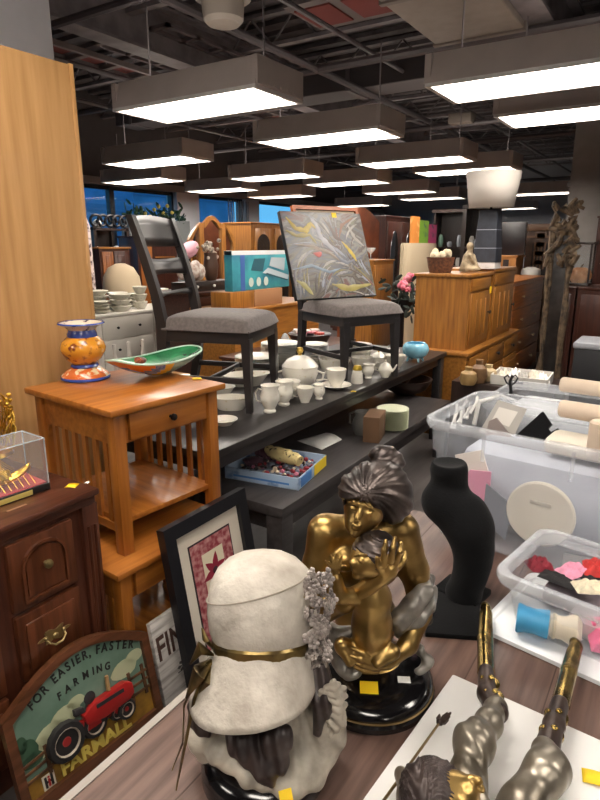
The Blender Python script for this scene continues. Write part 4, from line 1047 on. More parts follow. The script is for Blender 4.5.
m_plas = mat('clear_plastic', '#e6edf6', .25, alpha=.12, spec=.5)
m_plas2 = mat('frosted_rim', '#eef2f8', .3, alpha=.26)
m_plasw = mat('milky_plastic', '#dde3ea', .3, alpha=.5)
def rrect(x0, x1, y0, y1, r, n=5):
    out = []
    for cx, cy, a0 in ((x1-r, y0+r, -PI/2), (x1-r, y1-r, 0), (x0+r, y1-r, PI/2), (x0+r, y0+r, PI)):
        for i in range(n+1):
            a = a0+PI/2*i/n; out.append((cx+r*math.cos(a), cy+r*math.sin(a)))
    return out
def plastic_bin(label, loc, rz, W, D, Hh, tp, r, body, step=True, ribs=()):
    t = thing('storage_bin', label, 'plastic bin', loc, rz)
    prof = [(tp, 0), (tp-.002, .01), (tp*.45, Hh*.7), (tp*.4, Hh*.72), (tp*.1, Hh*.74), (tp*.05, Hh*.98)] if step else [(tp, 0), (tp*.9, .01), (tp*.2, Hh*.85), (tp*.1, Hh)]
    mb = MB(); mb.rings([[(x, y, z) for x, y in rrect(q, W-q, q, D-q, r)] for q, z in prof], cap1=False)
    mb.build('body', body, t, solid=.0022, angle=60)
    mb = MB(); mb.rings([[(x, y, z) for x, y in rrect(q, W-q, q, D-q, r+.004)] for q, z in ((.004, Hh-.03), (-.008, Hh-.028), (-.014, Hh-.012), (-.012, Hh), (.004, Hh))], cap0=False, cap1=False); mb.build('rim', m_plas2, t, solid=.0018, angle=60)
    for x in ribs:
        mb = MB(); mb.bx(x-.004, x+.004, -.004+tp*.2, tp*.2+.004, Hh*.74, Hh-.02); mb.build('rib', m_plas2, t, smooth=False)
    return t
b1 = plastic_bin('big clear plastic bin holding a round cream disc, nearest of the two big bins', (-.578, 1.572, .7525), -.09, .70, .42, .365, .03, .05, m_plas, True, (.17, .4))
b2 = plastic_bin('big clear plastic bin standing behind the nearest big bin', (-.555, 2.06, .7525), -.05, .70, .40, .31, .03, .05, m_plas, True, (.2,))
b3 = plastic_bin('small clear plastic bin on a white lid, holding a blue spool', (-.262, 1.222, .7665), -.17, .38, .27, .135, .028, .035, m_plas, False)
mb = MB(); mb.rings([[(x, y, z) for x, y in rrect(-q, .42+q, -q, .31+q, .03)] for q, z in ((0, 0), (.006, .002), (.006, .011), (.0, .014), (-.012, .0135), (-.016, .009))]); lid = mb.build('bin_lid', mat('white_lid', '#e9ecef', .35)); lid.location = (-.29, 1.205, .7505); lid.rotation_euler = (0, 0, -.17)
tag(lid, 'white plastic lid lying under the small clear bin', 'lid')

def trace(name, pts, o, n, th, m, label=None, cat=None, parent=None):
    """a sheet of thickness th standing in the plane through o with normal n, with the given outline"""
    n = Vector(n).normalized(); o = Vector(o); P = []
    for q in pts:
        r, _ = ray(*q); c0 = Vector((0, 0, H)); P.append(c0+r*((o-c0).dot(n)/r.dot(n)))
    mb = MB(); a = [mb.bm.verts.new(q-o) for q in P]; b = [mb.bm.verts.new(q-o-n*th) for q in P]
    k = len(P); mb.bm.faces.new(a); mb.bm.faces.new(b[::-1])
    for i in range(k): mb.bm.faces.new((a[i], b[i], b[(i+1) % k], a[(i+1) % k]))
    ob = mb.build(name, m, parent, smooth=False); ob.location = o
    if label: tag(ob, label, cat)
    return ob
FR = (0, -1, .12)
# contents of the nearest big bin
NB = Vector((-math.sin(.09), -math.cos(.09), 0)); MB1 = Matrix.Translation((-.578, 1.572, .7525)) @ RZ(-.09)
def inbin(px, py, yl):
    o = MB1 @ Vector((0, yl, 0)); r, _ = ray(px, py); c0 = Vector((0, 0, H)); return c0+r*((o-c0).dot(NB)/r.dot(NB))
o = inbin(541, 513, .052)
dsc = thing('round_board', 'round cream board standing inside the nearest big bin', 'board', M=basis(o, (math.cos(.09), -math.sin(.09), 0), (0, .04, 1)))
mb = MB(); mb.lathe([(.001, 0), (.086, 0), (.09, .004), (.09, .012), (.086, .016), (.001, .016)], seg=40); mb.build('disc', mat('cream_board', '#ded6c6', .7), dsc)
mb = MB(); mb.box((0, .032, .0175), (.055, .011, .003), .001); mb.build('handle_slot', mat('slot_cream', '#bdb5a6', .8), dsc)
trace('pink_card', [(441, 498), (470, 470), (491, 472), (489, 500), (470, 512), (455, 510)], inbin(465, 490, .06), NB, .004, mat('pink_card', '#e487a8', .6), 'pink card standing inside the nearest big bin, behind the bust', 'card')
trace('grey_folder', [(486, 484), (512, 506), (505, 540), (482, 520)], inbin(495, 505, .05), NB, .006, mat('grey_folder', '#686c76', .7), 'dark grey folder inside the nearest big bin, right of the pink card', 'folder')
trace('cream_card', [(455, 455), (482, 450), (490, 478), (460, 490)], inbin(470, 470, .075), NB, .004, mat('cream_card', '#e9dfd4', .7), 'cream card inside the nearest big bin, above the pink card', 'card')
# a block of packed linen keeps the display cards up near the rim
mb = MB(); mb.box((.35, .245, .13), (.58, .25, .22), .03); o = mb.build('packed_linen', mat('linen_grey', '#c4c9d6', .9, var=.15, vscale=6)); o.location = (-.578, 1.572, .77); o.rotation_euler = (0, 0, -.09)
tag(o, 'pale folded linen packed in the nearest big bin', 'linen')
mb = MB()
for k in range(7):
    a = atd(451+k*3.2, 428-2.5*k+3*(k % 2), 1.86); b = atd(457+k*3.4, 404-1.2*k+4*(k % 3), 1.92); mid = (a+b)/2+Vector((.008*(-1)**k, 0, .01)); mb.tube([a, mid, b], .005, 6)
mb.tube([atd(474, 425, 1.9), atd(479, 402, 1.93), atd(500, 396, 1.95), atd(515, 401, 1.93), atd(512, 420, 1.9)], .008, 8)
o = mb.build('lace_bundle', mat('white_lace', '#e4e2de', .8)); tag(o, 'white tangled lace at the left corner inside the nearest big bin', 'lace')
fr = trace('picture_mount', [(479, 432), (498, 400), (527, 409), (512, 440)], atd(500, 420, 1.84), (.2, -1, .45), .012, mat('mount_grey', '#a49f98', .7), 'grey earring card with a pale window in the nearest big bin', 'card')
def onp(px, py, o, n, up=0.):
    r, _ = ray(px, py); n = Vector(n).normalized(); c0 = Vector((0, 0, H)); return c0+r*((Vector(o)-c0).dot(n)/r.dot(n))+n*up
oo = atd(500, 420, 1.84)
def patch(name, pts, o, n, m, parent, up=.001):
    mb = MB(); P = [onp(*q, o, n, up)-Vector(o) for q in pts]; mb.bm.faces.new([mb.bm.verts.new(q) for q in P]); return mb.build(name, m, parent, smooth=False, solid=.001)
patch('card_window', [(492, 420), (499, 407), (518, 412), (509, 427)], oo, (.2, -1, .45), mat('mount_pale', '#cfcac2', .7), fr)
trace('taupe_stand', [(484, 441), (489, 421), (496, 418), (512, 438), (510, 446)], atd(498, 435, 1.80), (.1, -1, .2), .02, mat('taupe_velvet', '#7d716c', .9), 'small taupe display stand in front of the grey card in the big bin', 'display stand')
o = atd(540, 432, 1.76); n_ = Vector((-.1, -1, .55))
bk = trace('display_board', [(514, 437), (543, 411), (552, 424), (548, 428), (551, 432), (558, 428), (563, 435), (558, 438), (562, 442), (568, 440), (574, 449), (552, 462), (520, 448)], o, n_, .012, m_velvet, 'black notched display board sticking out of the nearest big bin', 'display board')
# support below it
mb = MB(); mb.box((0, 0, 0), (.2, .12, .05), .02); o = mb.build('cream_pouch', mat('cream_pouch', '#d8cfbf', .85)); o.location = atz(585, 447, 1.05); o.rotation_euler = (0, 0, -.1)
tag(o, 'cream pouch beside the black notched board in the big bin', 'pouch')
m_roll = mat('cream_roll', '#dcc9b4', .75, color2='#cdb8a2', vscale=6)
for (px, py, z, r, L, lab) in ((561, 384, 1.0625+.0285, .028, .42, 'thick cream padded roll lying across the rear bins, upper one'), (560, 408, 1.121+.026, .025, .40, 'thick cream padded roll lying across the nearest big bin, lower one')):
    p = atz(px, py, z); rl = thing('padded_roll', lab, 'roll', p, -.12, 'cream padded rolls on the bins')
    mb = MB(); mb.lathe([(.001, 0), (r*.85, 0), (r, .006), (r, L-.006), (r*.85, L), (.001, L)], seg=28, M=RY(PI/2)); mb.build('roll', m_roll, rl)
    mb = MB(); mb.lathe([(r*.35, -.001), (r*.35, .003)], seg=16, M=RY(PI/2)); mb.build('core', mat('roll_core', '#a8927c', .8), rl)
p = atz(597, 445, 1.1)
mb = MB(); mb.lathe([(.001, 0), (.022, 0), (.024, .006), (.024, .09), (.018, .096), (.001, .097)], seg=20); o = mb.build('cream_tube', m_roll); o.location = p-Vector((0, 0, .03)); tag(o, 'upright cream padded tube at the right edge in the nearest big bin', 'tube')
# linen in the rear bin, black stand on it
mb = MB(); mb.box((.35, .2, .14), (.6, .3, .24), .03); o = mb.build('packed_linen', mat('linen_pale', '#d0d2d6', .9, var=.1, vscale=6)); o.location = (-.555, 2.06, .77); o.rotation_euler = (0, 0, -.05)
tag(o, 'pale folded linen packed in the rear big bin', 'linen')
p = atz(509, 401, 1.03); st = thing('jewelry_stand', 'small black metal scroll stand in the rear big bin', 'jewelry stand', p)
mb = MB(); m_iron = mat('black_iron', '#17171a', .5, metal=.3)
mb.tube([(0, 0, 0), (.004, 0, .04), (-.003, 0, .075), (.004, 0, .1)], [.009, .007, .006, .005], 8)
for s in (-1, 1):
    mb.tube([(0, 0, .06), (.014*s, .008*s, .072), (.022*s, .012*s, .09), (.012*s, .007*s, .1), (.006*s, .003*s, .092)], .0035, 6); mb.tube([(0, 0, .03), (.016*s, .009*s, .026), (.022*s, .012*s, .008), (.014*s, .008*s, .0)], .0045, 6)
mb.build('scroll', m_iron, st)
mb = MB(); mb.lathe([(.02, -.012), (.02, -.006), (.006, 0)], seg=14); mb.build('foot', m_iron, st)

# contents of the small bin
m_blue = mat('sky_blue_satin', '#4fa8d6', .45, color2='#3f95c6', vscale=10); m_crm = mat('cream_satin', '#ddd2bd', .55)
zb = .7705
a, b = atz(517, 617, zb+.034), atz(579, 632, zb+.034); L = (b-a).length
sp = thing('ribbon_spool', 'blue spool lying at the bottom of the small clear bin', 'spool', M=Matrix.Translation(a) @ (b-a).to_track_quat('Z', 'Y').to_matrix().to_4x4())
mb = MB(); mb.lathe([(.001, 0), (.03, 0), (.032, .004), (.028, .018), (.027, L*.3), (.031, L*.52), (.001, L*.52)], seg=28); mb.build('blue_wrap', m_blue, sp)
cu = thing('cream_cup', 'cream cup lying against the blue spool in the small clear bin', 'cup', M=Matrix.Translation(a) @ (b-a).to_track_quat('Z', 'Y').to_matrix().to_4x4() @ T3(0, 0, L*.54))
mb = MB(); mb.lathe([(.022, 0), (.025, .006), (.024, L*.2), (.033, L*.36), (.034, L*.42), (.02, L*.5), (.001, L*.5)], seg=28); mb.build('cup', m_crm, cu)
mb = MB(); mb.lathe([(.026, .004), (.028, .008), (.026, .012)], seg=28, cap0=False, cap1=False); mb.build('band', mat('cup_band', '#c9bda6', .5), cu)
def cushion(name, label, p, d, rz, m, cat, tilt=(0, 0)):
    mb = MB()
    def f(u, v):
        x, y = 2*u-1, 2*v-1; e = max(0, (1-abs(x)**3)*(1-abs(y)**3)); return (x*d[0]/2, y*d[1]/2, d[2]*e**.5*(.85+.28*math.sin(7*x+4*y)+.2*math.sin(11*y-5*x)))
    mb.sheet(f, 14, 14); mb.sheet(lambda u, v: (lambda q: (q[0], q[1], -q[2]*.4))(f(u, v)), 14, 14)
    o = mb.build(name, m); o.location = p; o.rotation_euler = (tilt[0], tilt[1], rz); return tag(o, label, cat)
q = atz(601, 636, zb+.02); cushion('pink_pouch', 'bright pink pouch at the bottom right of the small clear bin', q, (.06, .08, .03), .5, mat('hot_pink', '#e4578b', .6), 'pouch', (.5, .2))
# a layer of folded scarves carries the bright bits near the rim
b3M = Matrix.Translation((-.262, 1.222, .7665)) @ RZ(-.17)
mb = MB(); mb.box((.2, .185, .035), (.3, .1, .05), .015); o = mb.build('folded_scarf', mat('scarf_grey', '#8d8288', .9, var=.3, vscale=12)); o.matrix_world = b3M; tag(o, 'grey folded scarf at the back of the small clear bin', 'scarf')
for name, lab, px, py, z, d, rz, col, cat in (('red_cloth', 'dark red cloth in the left corner of the small clear bin', 539, 566, .855, (.055, .05, .02), .7, '#8e2334', 'cloth'),
        ('pink_ribbon', 'pink looped ribbon in the small clear bin', 573, 571, .865, (.05, .07, .014), -.5, '#f3a0bd', 'ribbon'), ('black_lace', 'black lace strip in the small clear bin', 560, 580, .852, (.09, .045, .012), -.2, '#1d191c', 'lace'),
        ('red_scarf', 'bright red scarf at the right edge of the small clear bin', 597, 570, .868, (.06, .07, .02), .2, '#cf3430', 'scarf'), ('cream_ribbon', 'cream ribbon loop beside the pink one in the small clear bin', 590, 588, .862, (.07, .05, .014), .5, '#efe3c6', 'ribbon'),
        ('black_glove', 'black velvet piece under the red scarf in the small clear bin', 588, 577, .86, (.06, .04, .01), -.5, '#151316', 'velvet piece')):
    cushion(name, lab, atz(px, py, z), d, rz, mat(name+'_cloth', col, .7, var=.3, vscale=60), cat)
trace('white_card', [(564, 553), (590, 558), (592, 572), (562, 566)], atd(577, 562, 1.42), (0, -1, .2), .002, mat('card_white', '#d8d4cf', .7), 'pale card standing at the back of the small clear bin', 'card')
mb = MB(); mb.box((.21, .105, .03), (.26, .09, .045), .012); o = mb.build('tulle_bundle', mat('tulle', '#c9bdc4', .9, alpha=.5)); o.matrix_world = b3M @ T3(.05, .0, 0); tag(o, 'sheer pale tulle bundle in the middle of the small clear bin', 'tulle')

# ---------------------------------------------------------------- china on the long dark table
m_por = mat('porcelain', '#e4dfd3', .18, color2='#cdbf97', vscale=38, ramp=(.28, .36), coat=.4)
m_porw = mat('porcelain_white', '#e8e5dd', .18, coat=.4)
m_gilt = mat('gilt', '#c2a14c', .3, metal=.7)
ZT = .7505
def dish(name, label, px, py, kind, wpx, hpx=None, rz=0., z=ZT, m=None, group='white china on the long dark table', cat=None):
    p = atz(px, py, z); d = -p.x*_C+p.y*_S; dep = d*math.cos(TH)+(H-z)*math.sin(TH); k = dep/F
    r = wpx*k/2; h = (hpx or wpx*.5)*k*1.03; m = m or m_por
    t = thing(name, label, cat or name.replace('_', ' '), p, rz, group)
    def part(nm, mb, mm=None): return mb.build(nm, mm or m, t)
    if kind == 'plates':
        n = max(3, int(h/.012))
        for i in range(n):
            mb = MB(); z0 = h*i/n; mb.lathe([(r*.55, z0), (r*.6, z0+.001), (r*.97, z0+h/n*.9), (r, z0+h/n*1.05), (r*.95, z0+h/n*1.08), (r*.6, z0+h/n*.5), (.001, z0+h/n*.45)], seg=28); part('plate', mb)
    elif kind == 'plate':
        mb = MB(); mb.lathe([(r*.6, 0), (r*.62, .003), (r*.97, h), (r, h+.002), (r*.95, h+.003), (r*.62, .006), (.001, .006)], seg=32); part('plate', mb)
    elif kind == 'oval':
        mb = MB(); mb.lathe([(r*.6, 0), (r*.64, .004), (r*.95, h), (r, h+.002), (r*.94, h+.002), (r*.6, .009), (.001, .008)], seg=36, sy=.62); part('platter', mb)
    elif kind == 'bowl':
        mb = MB(); mb.lathe([(r*.45, 0), (r*.48, h*.06), (r*.45, h*.1), (r*.8, h*.45), (r*.98, h*.95), (r, h), (r*.94, h), (r*.7, h*.45), (.001, h*.18)], seg=30); part('bowl', mb)
    elif kind == 'bowls':
        for i in range(3):
            z0 = h*.2*i; hh = h*.6; mb = MB(); mb.lathe([(r*.45, z0), (r*.48, z0+hh*.1), (r*.85, z0+hh*.5), (r, z0+hh), (r*.93, z0+hh), (r*.7, z0+hh*.5), (.001, z0+hh*.25)], seg=28); part('bowl', mb)
    elif kind in ('tureen', 'sugar'):
        b = h*.55
        mb = MB(); mb.lathe([(r*.5, 0), (r*.55, b*.06), (r*.42, b*.15), (r*.8, b*.4), (r*.97, b*.75), (r*.93, b), (.001, b)], seg=32, sx=1, sy=.85); part('body', mb)
        mb = MB(); mb.lathe([(r*.97, b), (r*.98, b*1.06), (r*.7, b*1.32), (r*.3, b*1.48), (.001, b*1.5)], seg=32, sy=.85); ld = part('lid', mb)
        mb = MB(); mb.lathe([(r*.08, b*1.45), (r*.1, b*1.55), (r*.2, b*1.68), (r*.15, b*1.8), (.001, b*1.83)], seg=16); mb.build('lid_knob', m_gilt, ld)
        for s in (-1, 1):
            mb = MB(); mb.tube([(s*r*.9, 0, b*.45), (s*r*1.2, 0, b*.5), (s*r*1.28, 0, b*.75), (s*r*.92, 0, b*.85)], r*.06, 7); part('handle', mb)
    elif kind in ('creamer', 'teapot', 'cup'):
        mb = MB()
        if kind == 'creamer': pr = [(r*.55, 0), (r*.6, h*.05), (r*.5, h*.14), (r*.92, h*.45), (r*.95, h*.62), (r*.75, h*.85), (r*.88, h), (r*.8, h), (r*.66, h*.84), (.001, h*.5)]
        elif kind == 'teapot': pr = [(r*.5, 0), (r*.55, h*.06), (r*.92, h*.35), (r*.95, h*.5), (r*.6, h*.76), (r*.25, h*.85), (r*.12, h*.9), (r*.18, h*.97), (.001, h)]
        else: pr = [(r*.5, 0), (r*.52, h*.08), (r*.85, h*.5), (r, h), (r*.93, h), (r*.75, h*.5), (.001, h*.2)]
        mb.lathe(pr, seg=26, wob=(lambda a, z: 1+.12*max(0, math.cos(a))**6*(z > h*.8)) if kind == 'creamer' else None); part('body', mb)
        mb = MB(); mb.tube([(-r*.85, 0, h*.35), (-r*1.35, 0, h*.4), (-r*1.45, 0, h*.68), (-r*1.15, 0, h*.85), (-r*.8, 0, h*.8)], r*.08, 7); part('handle', mb)
        if kind == 'teapot': mb = MB(); mb.tube([(r*.8, 0, h*.35), (r*1.2, 0, h*.5), (r*1.5, 0, h*.75)], [r*.2, r*.13, r*.09], 9); part('spout', mb)
    elif kind == 'saucer_cup':
        mb = MB(); mb.lathe([(r*.5, 0), (r*.55, .003), (r, h*.2), (r*.96, h*.22), (r*.5, h*.08), (.001, h*.08)], seg=30); part('saucer', mb)
        mb = MB(); mb.lathe([(r*.32, h*.09), (r*.35, h*.14), (r*.6, h*.55), (r*.66, h), (r*.6, h), (.001, h*.35)], seg=26); cp_ = part('cup', mb)
        mb = MB(); mb.tube([(-r*.55, 0, h*.4), (-r*.85, 0, h*.45), (-r*.88, 0, h*.75), (-r*.6, 0, h*.85)], r*.05, 6); mb.build('cup_handle', m, cp_)
    elif kind == 'shaker':
        mb = MB(); mb.lathe([(r*.9, 0), (r, h*.08), (r*.85, h*.45), (r*.7, h*.72), (.001, h*.72)], seg=20); part('body', mb)
        mb = MB(); mb.lathe([(r*.72, h*.72), (r*.76, h*.8), (r*.5, h*.97), (.001, h)], seg=20); part('cap', mb, mat('shaker_cap', '#b79b38', .35, metal=.6))
    return t
L_ = [('creamer', 'white creamer with dark stripe standing in front of the nearest chair', 270, 412, 'creamer', 21, 27, .3), ('creamer', 'white creamer standing behind the front creamer, nearest chair leg on its left', 284, 405, 'creamer', 20, 24, .4),
      ('serving_dish', 'low oval white dish under the nearest chair, left of its front leg', 231, 409, 'oval', 42, 12, .5), ('small_plate', 'small white plate on the left end of the long table beside the end table', 224, 424, 'plate', 28, 5, 0),
      ('oval_platter', 'long oval white platter under the nearest chair seat', 246, 385, 'oval', 50, 11, .9), ('plate_stack', 'stack of white plates under the nearest chair, right behind its leg', 257, 372, 'plates', 44, 16, 0),
      ('plate_stack', 'stack of white plates left of the lidded tureen knob, at the table back', 281, 364, 'plates', 40, 21, 0), ('plate_stack', 'tall stack of white plates between the two chairs', 314, 363, 'plates', 29, 19, 0),
      ('tureen', 'white lidded tureen with gilt knob, largest piece of the china', 300, 391, 'tureen', 37, 43, .5), ('bowl_stack', 'nest of white bowls in front of the lidded tureen', 288, 398, 'bowls', 25, 17, 0),
      ('sauce_boat', 'small white bowl with handle at the table edge in front of the tureen', 305, 402, 'cup', 18, 15, .5), ('creamer', 'tiny white creamer right of the small handled bowl at the table edge', 319, 399, 'creamer', 13, 15, 2.5),
      ('serving_bowl', 'wide white bowl behind the cup and saucer', 334, 377, 'bowl', 33, 19, 0), ('cup_and_saucer', 'white cup on a saucer at the middle of the table edge', 336, 388, 'saucer_cup', 31, 19, .4),
      ('salt_shaker', 'small white shaker with a golden cap at the table edge', 357, 383, 'shaker', 13, 18, 0), ('bowl_stack', 'nest of white bowls under the second chair seat', 358, 361, 'bowls', 27, 17, 0),
      ('serving_bowl', 'deep white bowl behind the golden capped shaker', 362, 373, 'bowl', 23, 16, 0), ('creamer', 'white creamer close behind the golden capped shaker', 368, 378, 'creamer', 13, 14, .2),
      ('sugar_bowl', 'round white sugar bowl left of the white teapot', 378, 368, 'sugar', 16, 19, .2), ('teapot', 'small white teapot near the right end of the china', 385, 377, 'teapot', 15, 17, .4),
      ('serving_bowl', 'round white bowl left of the blue glass bowl', 395, 369, 'bowl', 20, 14, 0), ('plate_stack', 'short stack of pinkish white plates at the back left of the blue glass bowl', 388, 359, 'plates', 23, 9, 0),
      ('serving_dish', 'covered oval white dish at the far left behind the nearest chair', 214, 398, 'oval', 44, 11, .7)]
for nm, lab, px, py, kd, w_, h_, rz in L_: dish(nm, lab, px, py, kd, w_, h_, rz)
paper_tag('yellow paper tag on the table edge in front of the golden capped shaker', atz(355, 392, .7505)+Vector((-.01, 0, 0)), .4, .03, .02)
# blue glass bowl
p = atz(415, 361, ZT); bb = thing('glass_bowl', 'pale blue lobed glass bowl on little feet at the right end of the long table', 'bowl', p)
m_bg = mat('blue_glass', '#8fc9dd', .12, color2='#7ab8d2', vscale=10, coat=.5)
mb = MB(); mb.lathe([(.03, .025), (.06, .03), (.09, .06), (.098, .095), (.088, .125), (.07, .14), (.064, .138), (.08, .12), (.085, .09), (.05, .045), (.001, .04)], seg=64, wob=lambda a, z: 1+.05*abs(math.sin(4*a))-.02); mb.build('bowl', m_bg, bb)
for k in range(4):
    a = PI/4+k*PI/2; mb = MB(); mb.tube([(.05*math.cos(a), .05*math.sin(a), .035), (.06*math.cos(a), .06*math.sin(a), .012), (.068*math.cos(a), .068*math.sin(a), 0)], [.012, .009, .007], 8); mb.build('foot', m_bg, bb)
# ---------------------------------------------------------------- puzzle tray on the bench
M = Matrix.Translation((-1.846, 2.158, .4505)) @ RZ(.16)
t = thing('puzzle_tray', 'shallow blue printed cardboard tray on the low bench, filled with odds and ends', 'tray', M=M)
m_tray = mat('tray_print', '#a9bfd8', .6, color2='#5f7fae', vscale=9, ramp=(.4, .5))
mb = MB(); mb.bx(0, .41, 0, .37, 0, .004); mb.build('tray_floor', mat('tray_inside', '#8b96a6', .8), t, smooth=False)
mb = MB()
for a in ((0, .41, 0, .006), (0, .41, .364, .37), (0, .006, 0, .37), (.404, .41, 0, .37)): mb.bx(*a, 0, .062)
mb.build('tray_wall', m_tray, t, smooth=False)
mb = MB(); mb.bx(.4095, .412, .2, .365, .003, .06); mb.build('yellow_panel', mat('tray_yellow', '#f0cf2e', .6), t, smooth=False)
mb = MB(); mb.bx(.4095, .412, .03, .16, .008, .055); mb.bx(.05, .36, -.0012, .0005, .02, .03); mb.build('blue_panel', mat('tray_blue', '#4a7fc0', .6), t, smooth=False)
def cloth_roll(name, label, a, b, r, m, cat):
    a = M @ Vector(a); b = M @ Vector(b); n = 14
    mb = MB(); mb.tube([a.lerp(b, i/n)+Vector((0, 0, .004*math.sin(i*1.7))) for i in range(n+1)], [r*(.7+.3*math.sin(PI*(i+.5)/(n+1)))*(1+.06*math.sin(i*2.3)) for i in range(n+1)], 12); return tag(mb.build(name, m), label, cat)
cloth_roll('knitted_roll', 'cream and yellow knitted roll on top of the puzzle tray', (.11, .27, .075), (.33, .2, .075), .038, mat('knit_yellow', '#e3cf92', .9, color2='#3e2a26', vscale=42, ramp=(.33, .42), bump=.3, bscale=80), 'knitted roll')
cloth_roll('burgundy_pouch', 'dark burgundy velvet pouch at the left of the puzzle tray', (.05, .25, .05), (.16, .3, .05), .045, mat('burgundy_velvet', '#3d1a2a', .8, sheen=.3), 'pouch')
cloth_roll('burgundy_pouch', 'small dark burgundy pouch at the left front of the puzzle tray', (.04, .14, .035), (.1, .2, .035), .035, mat('burgundy_velvet', '#3d1a2a', .8), 'pouch')
mb = MB(); rnd = random.Random(3)
for i in range(150):
    x, y = rnd.uniform(.03, .38), rnd.uniform(.03, .34); z = .012+rnd.uniform(0, .03); mb.mi = rnd.choice((0, 0, 1, 2, 2, 3, 4)); mb.ell((x, y, z), (rnd.uniform(.008, .018), rnd.uniform(.006, .014), rnd.uniform(.006, .012)), seg=6)
hp_ = mb.build('bead_heap', [mat('bead_red', '#8e2b36', .4), mat('bead_cream', '#d9c9b0', .5), mat('bead_dark', '#2c2227', .4), mat('bead_grey', '#7f8494', .4), mat('bead_pink', '#c2748a', .4)]); hp_.matrix_world = M
tag(hp_, 'heap of red, cream and dark beads filling the puzzle tray', 'beads', kind='stuff')
pts = [atz(*q, .4505) for q in ((322, 450), (297, 441), (326, 433), (342, 440))]
mb = MB(); mb.sheet(lambda u, v: (lambda q: (q.x-pts[0].x, q.y-pts[0].y, .002+.012*math.sin(PI*u)*v))(pts[0].lerp(pts[1], u).lerp(pts[3].lerp(pts[2], u), v)), 8, 4)
o = mb.build('paper_sheet', mat('paper_white', '#dcdad5', .8), solid=.0008); o.location = pts[0]; tag(o, 'white folded paper sheet lying on the low bench', 'paper')
dish('plate_stack', 'stack of pale green rimmed plates at the right end of the low bench', 392, 428, 'plates', 32, 20, 0, .4505, mat('pale_green_china', '#d9dcc0', .3), 'china on the low bench')
p = atz(374, 438, .4505); mb = MB(); mb.bx(-.05, .05, -.1, .1, 0, .16, .004); o = mb.build('cardboard_box', mat('brown_card', '#6f5138', .8, var=.2)); o.location = p; o.rotation_euler = (0, 0, .25); tag(o, 'narrow brown box standing beside the plate stack on the low bench', 'box')
p = atz(362, 434, .4505); pi_ = thing('pitcher', 'dark grey pitcher left of the brown box on the low bench', 'pitcher', p)
mb = MB(); mb.lathe([(.045, 0), (.06, .03), (.062, .08), (.045, .12), (.05, .15), (.045, .15), (.04, .12), (.001, .1)], seg=22); mb.build('body', mat('grey_stoneware', '#5c5a56', .4), pi_)
mb = MB(); mb.tube([(-.05, 0, .05), (-.09, 0, .06), (-.09, 0, .12), (-.05, 0, .14)], .007, 7); mb.build('handle', mat('grey_stoneware', '#5c5a56'), pi_)
p = atz(414, 398, .4505)+Vector((-.12, .12, 0)); bw = thing('wooden_bowl', 'wide dark wooden bowl with sticks at the far end of the low bench', 'bowl', p)
mb = MB(); mb.lathe([(.09, 0), (.16, .04), (.2, .1), (.205, .12), (.19, .12), (.15, .05), (.001, .03)], seg=32); mb.build('bowl', mat('dark_bowl', '#3a2a24', .35), bw)
mb = MB()
for k in range(5): mb.cyl((-.1+.03*k, -.12, .07), (.12-.02*k, .13+.03*k, .17+.02*k), .014, seg=8)
mb.build('stick', mat('stick_brown', '#5d4230', .6), bw)

# ---------------------------------------------------------------- painted pottery on the end table
ZE = .5505+.5355
p = atz(83, 380, ZE)+Vector((-.02, .03, 0)); v = thing('pottery_vase', 'orange and blue painted pottery vase on the end table', 'vase', p)
m_maj = mat('majolica_orange', '#d9922a', .25, color2='#7d3a1c', vscale=26, ramp=(.36, .44), coat=.4); m_majw = mat('majolica_white', '#d9cdb8', .25, color2='#3f3556', vscale=40, ramp=(.36, .45), coat=.4); m_majb = mat('majolica_blue', '#3c4f9c', .25, coat=.4)
m_majf = mat('majolica_flowers', '#c8642b', .25, color2='#d8c49a', vscale=34, ramp=(.42, .5), coat=.4)
mb = MB(); mb.lathe([(.088, 0), (.093, .006), (.09, .018), (.07, .036), (.05, .048), (.001, .05)], seg=36); mb.build('foot', m_majf, v)
mb = MB(); mb.lathe([(.091, .0005), (.0955, .004), (.094, .012), (.0905, .013)], seg=36, cap0=False, cap1=False); mb.lathe([(.05, .047), (.054, .052), (.05, .06), (.04, .061)], seg=30, cap0=False); mb.build('blue_band', m_majb, v)
mb = MB(); mb.lathe([(.042, .06), (.066, .08), (.083, .108), (.086, .125), (.078, .148), (.058, .168), (.001, .17)], seg=36); mb.build('body', m_maj, v)
mb = MB(); mb.lathe([(.056, .167), (.057, .178), (.052, .19), (.05, .196)], seg=30, cap0=False, cap1=False); mb.build('neck', m_majb, v)
mb = MB(); mb.lathe([(.05, .195), (.062, .207), (.084, .216), (.086, .222), (.07, .22), (.045, .2), (.001, .198)], seg=36); mb.build('rim', m_majw, v)
mb = MB(); mb.lathe([(.083, .2165), (.089, .219), (.0865, .2245), (.081, .2235)], seg=36, cap0=False, cap1=False); mb.build('rim_band', m_majb, v)
a, b = atz(120, 385, ZE), atz(193, 365, ZE); L = (b-a).length
dd = thing('pottery_dish', 'long painted pottery dish with green inside on the end table', 'dish', M=Matrix.Translation((a+b)/2) @ RZ(math.atan2(b.y-a.y, b.x-a.x)))
def dishf(k, z0, z1):
    def f(u, v_):
        an = 2*PI*u; ca, sa = math.cos(an), math.sin(an); sq = (abs(ca)**3+abs(sa)**3)**(-1/3); s = .15+.85*v_
        return (ca*sq*L*.52*s*k, sa*sq*.105*s*k*(1-.12*ca), z0+(z1-z0)*s**2.2+.02*s*max(0, ca)**2+.03*s*max(0, -ca)**2)
    return f
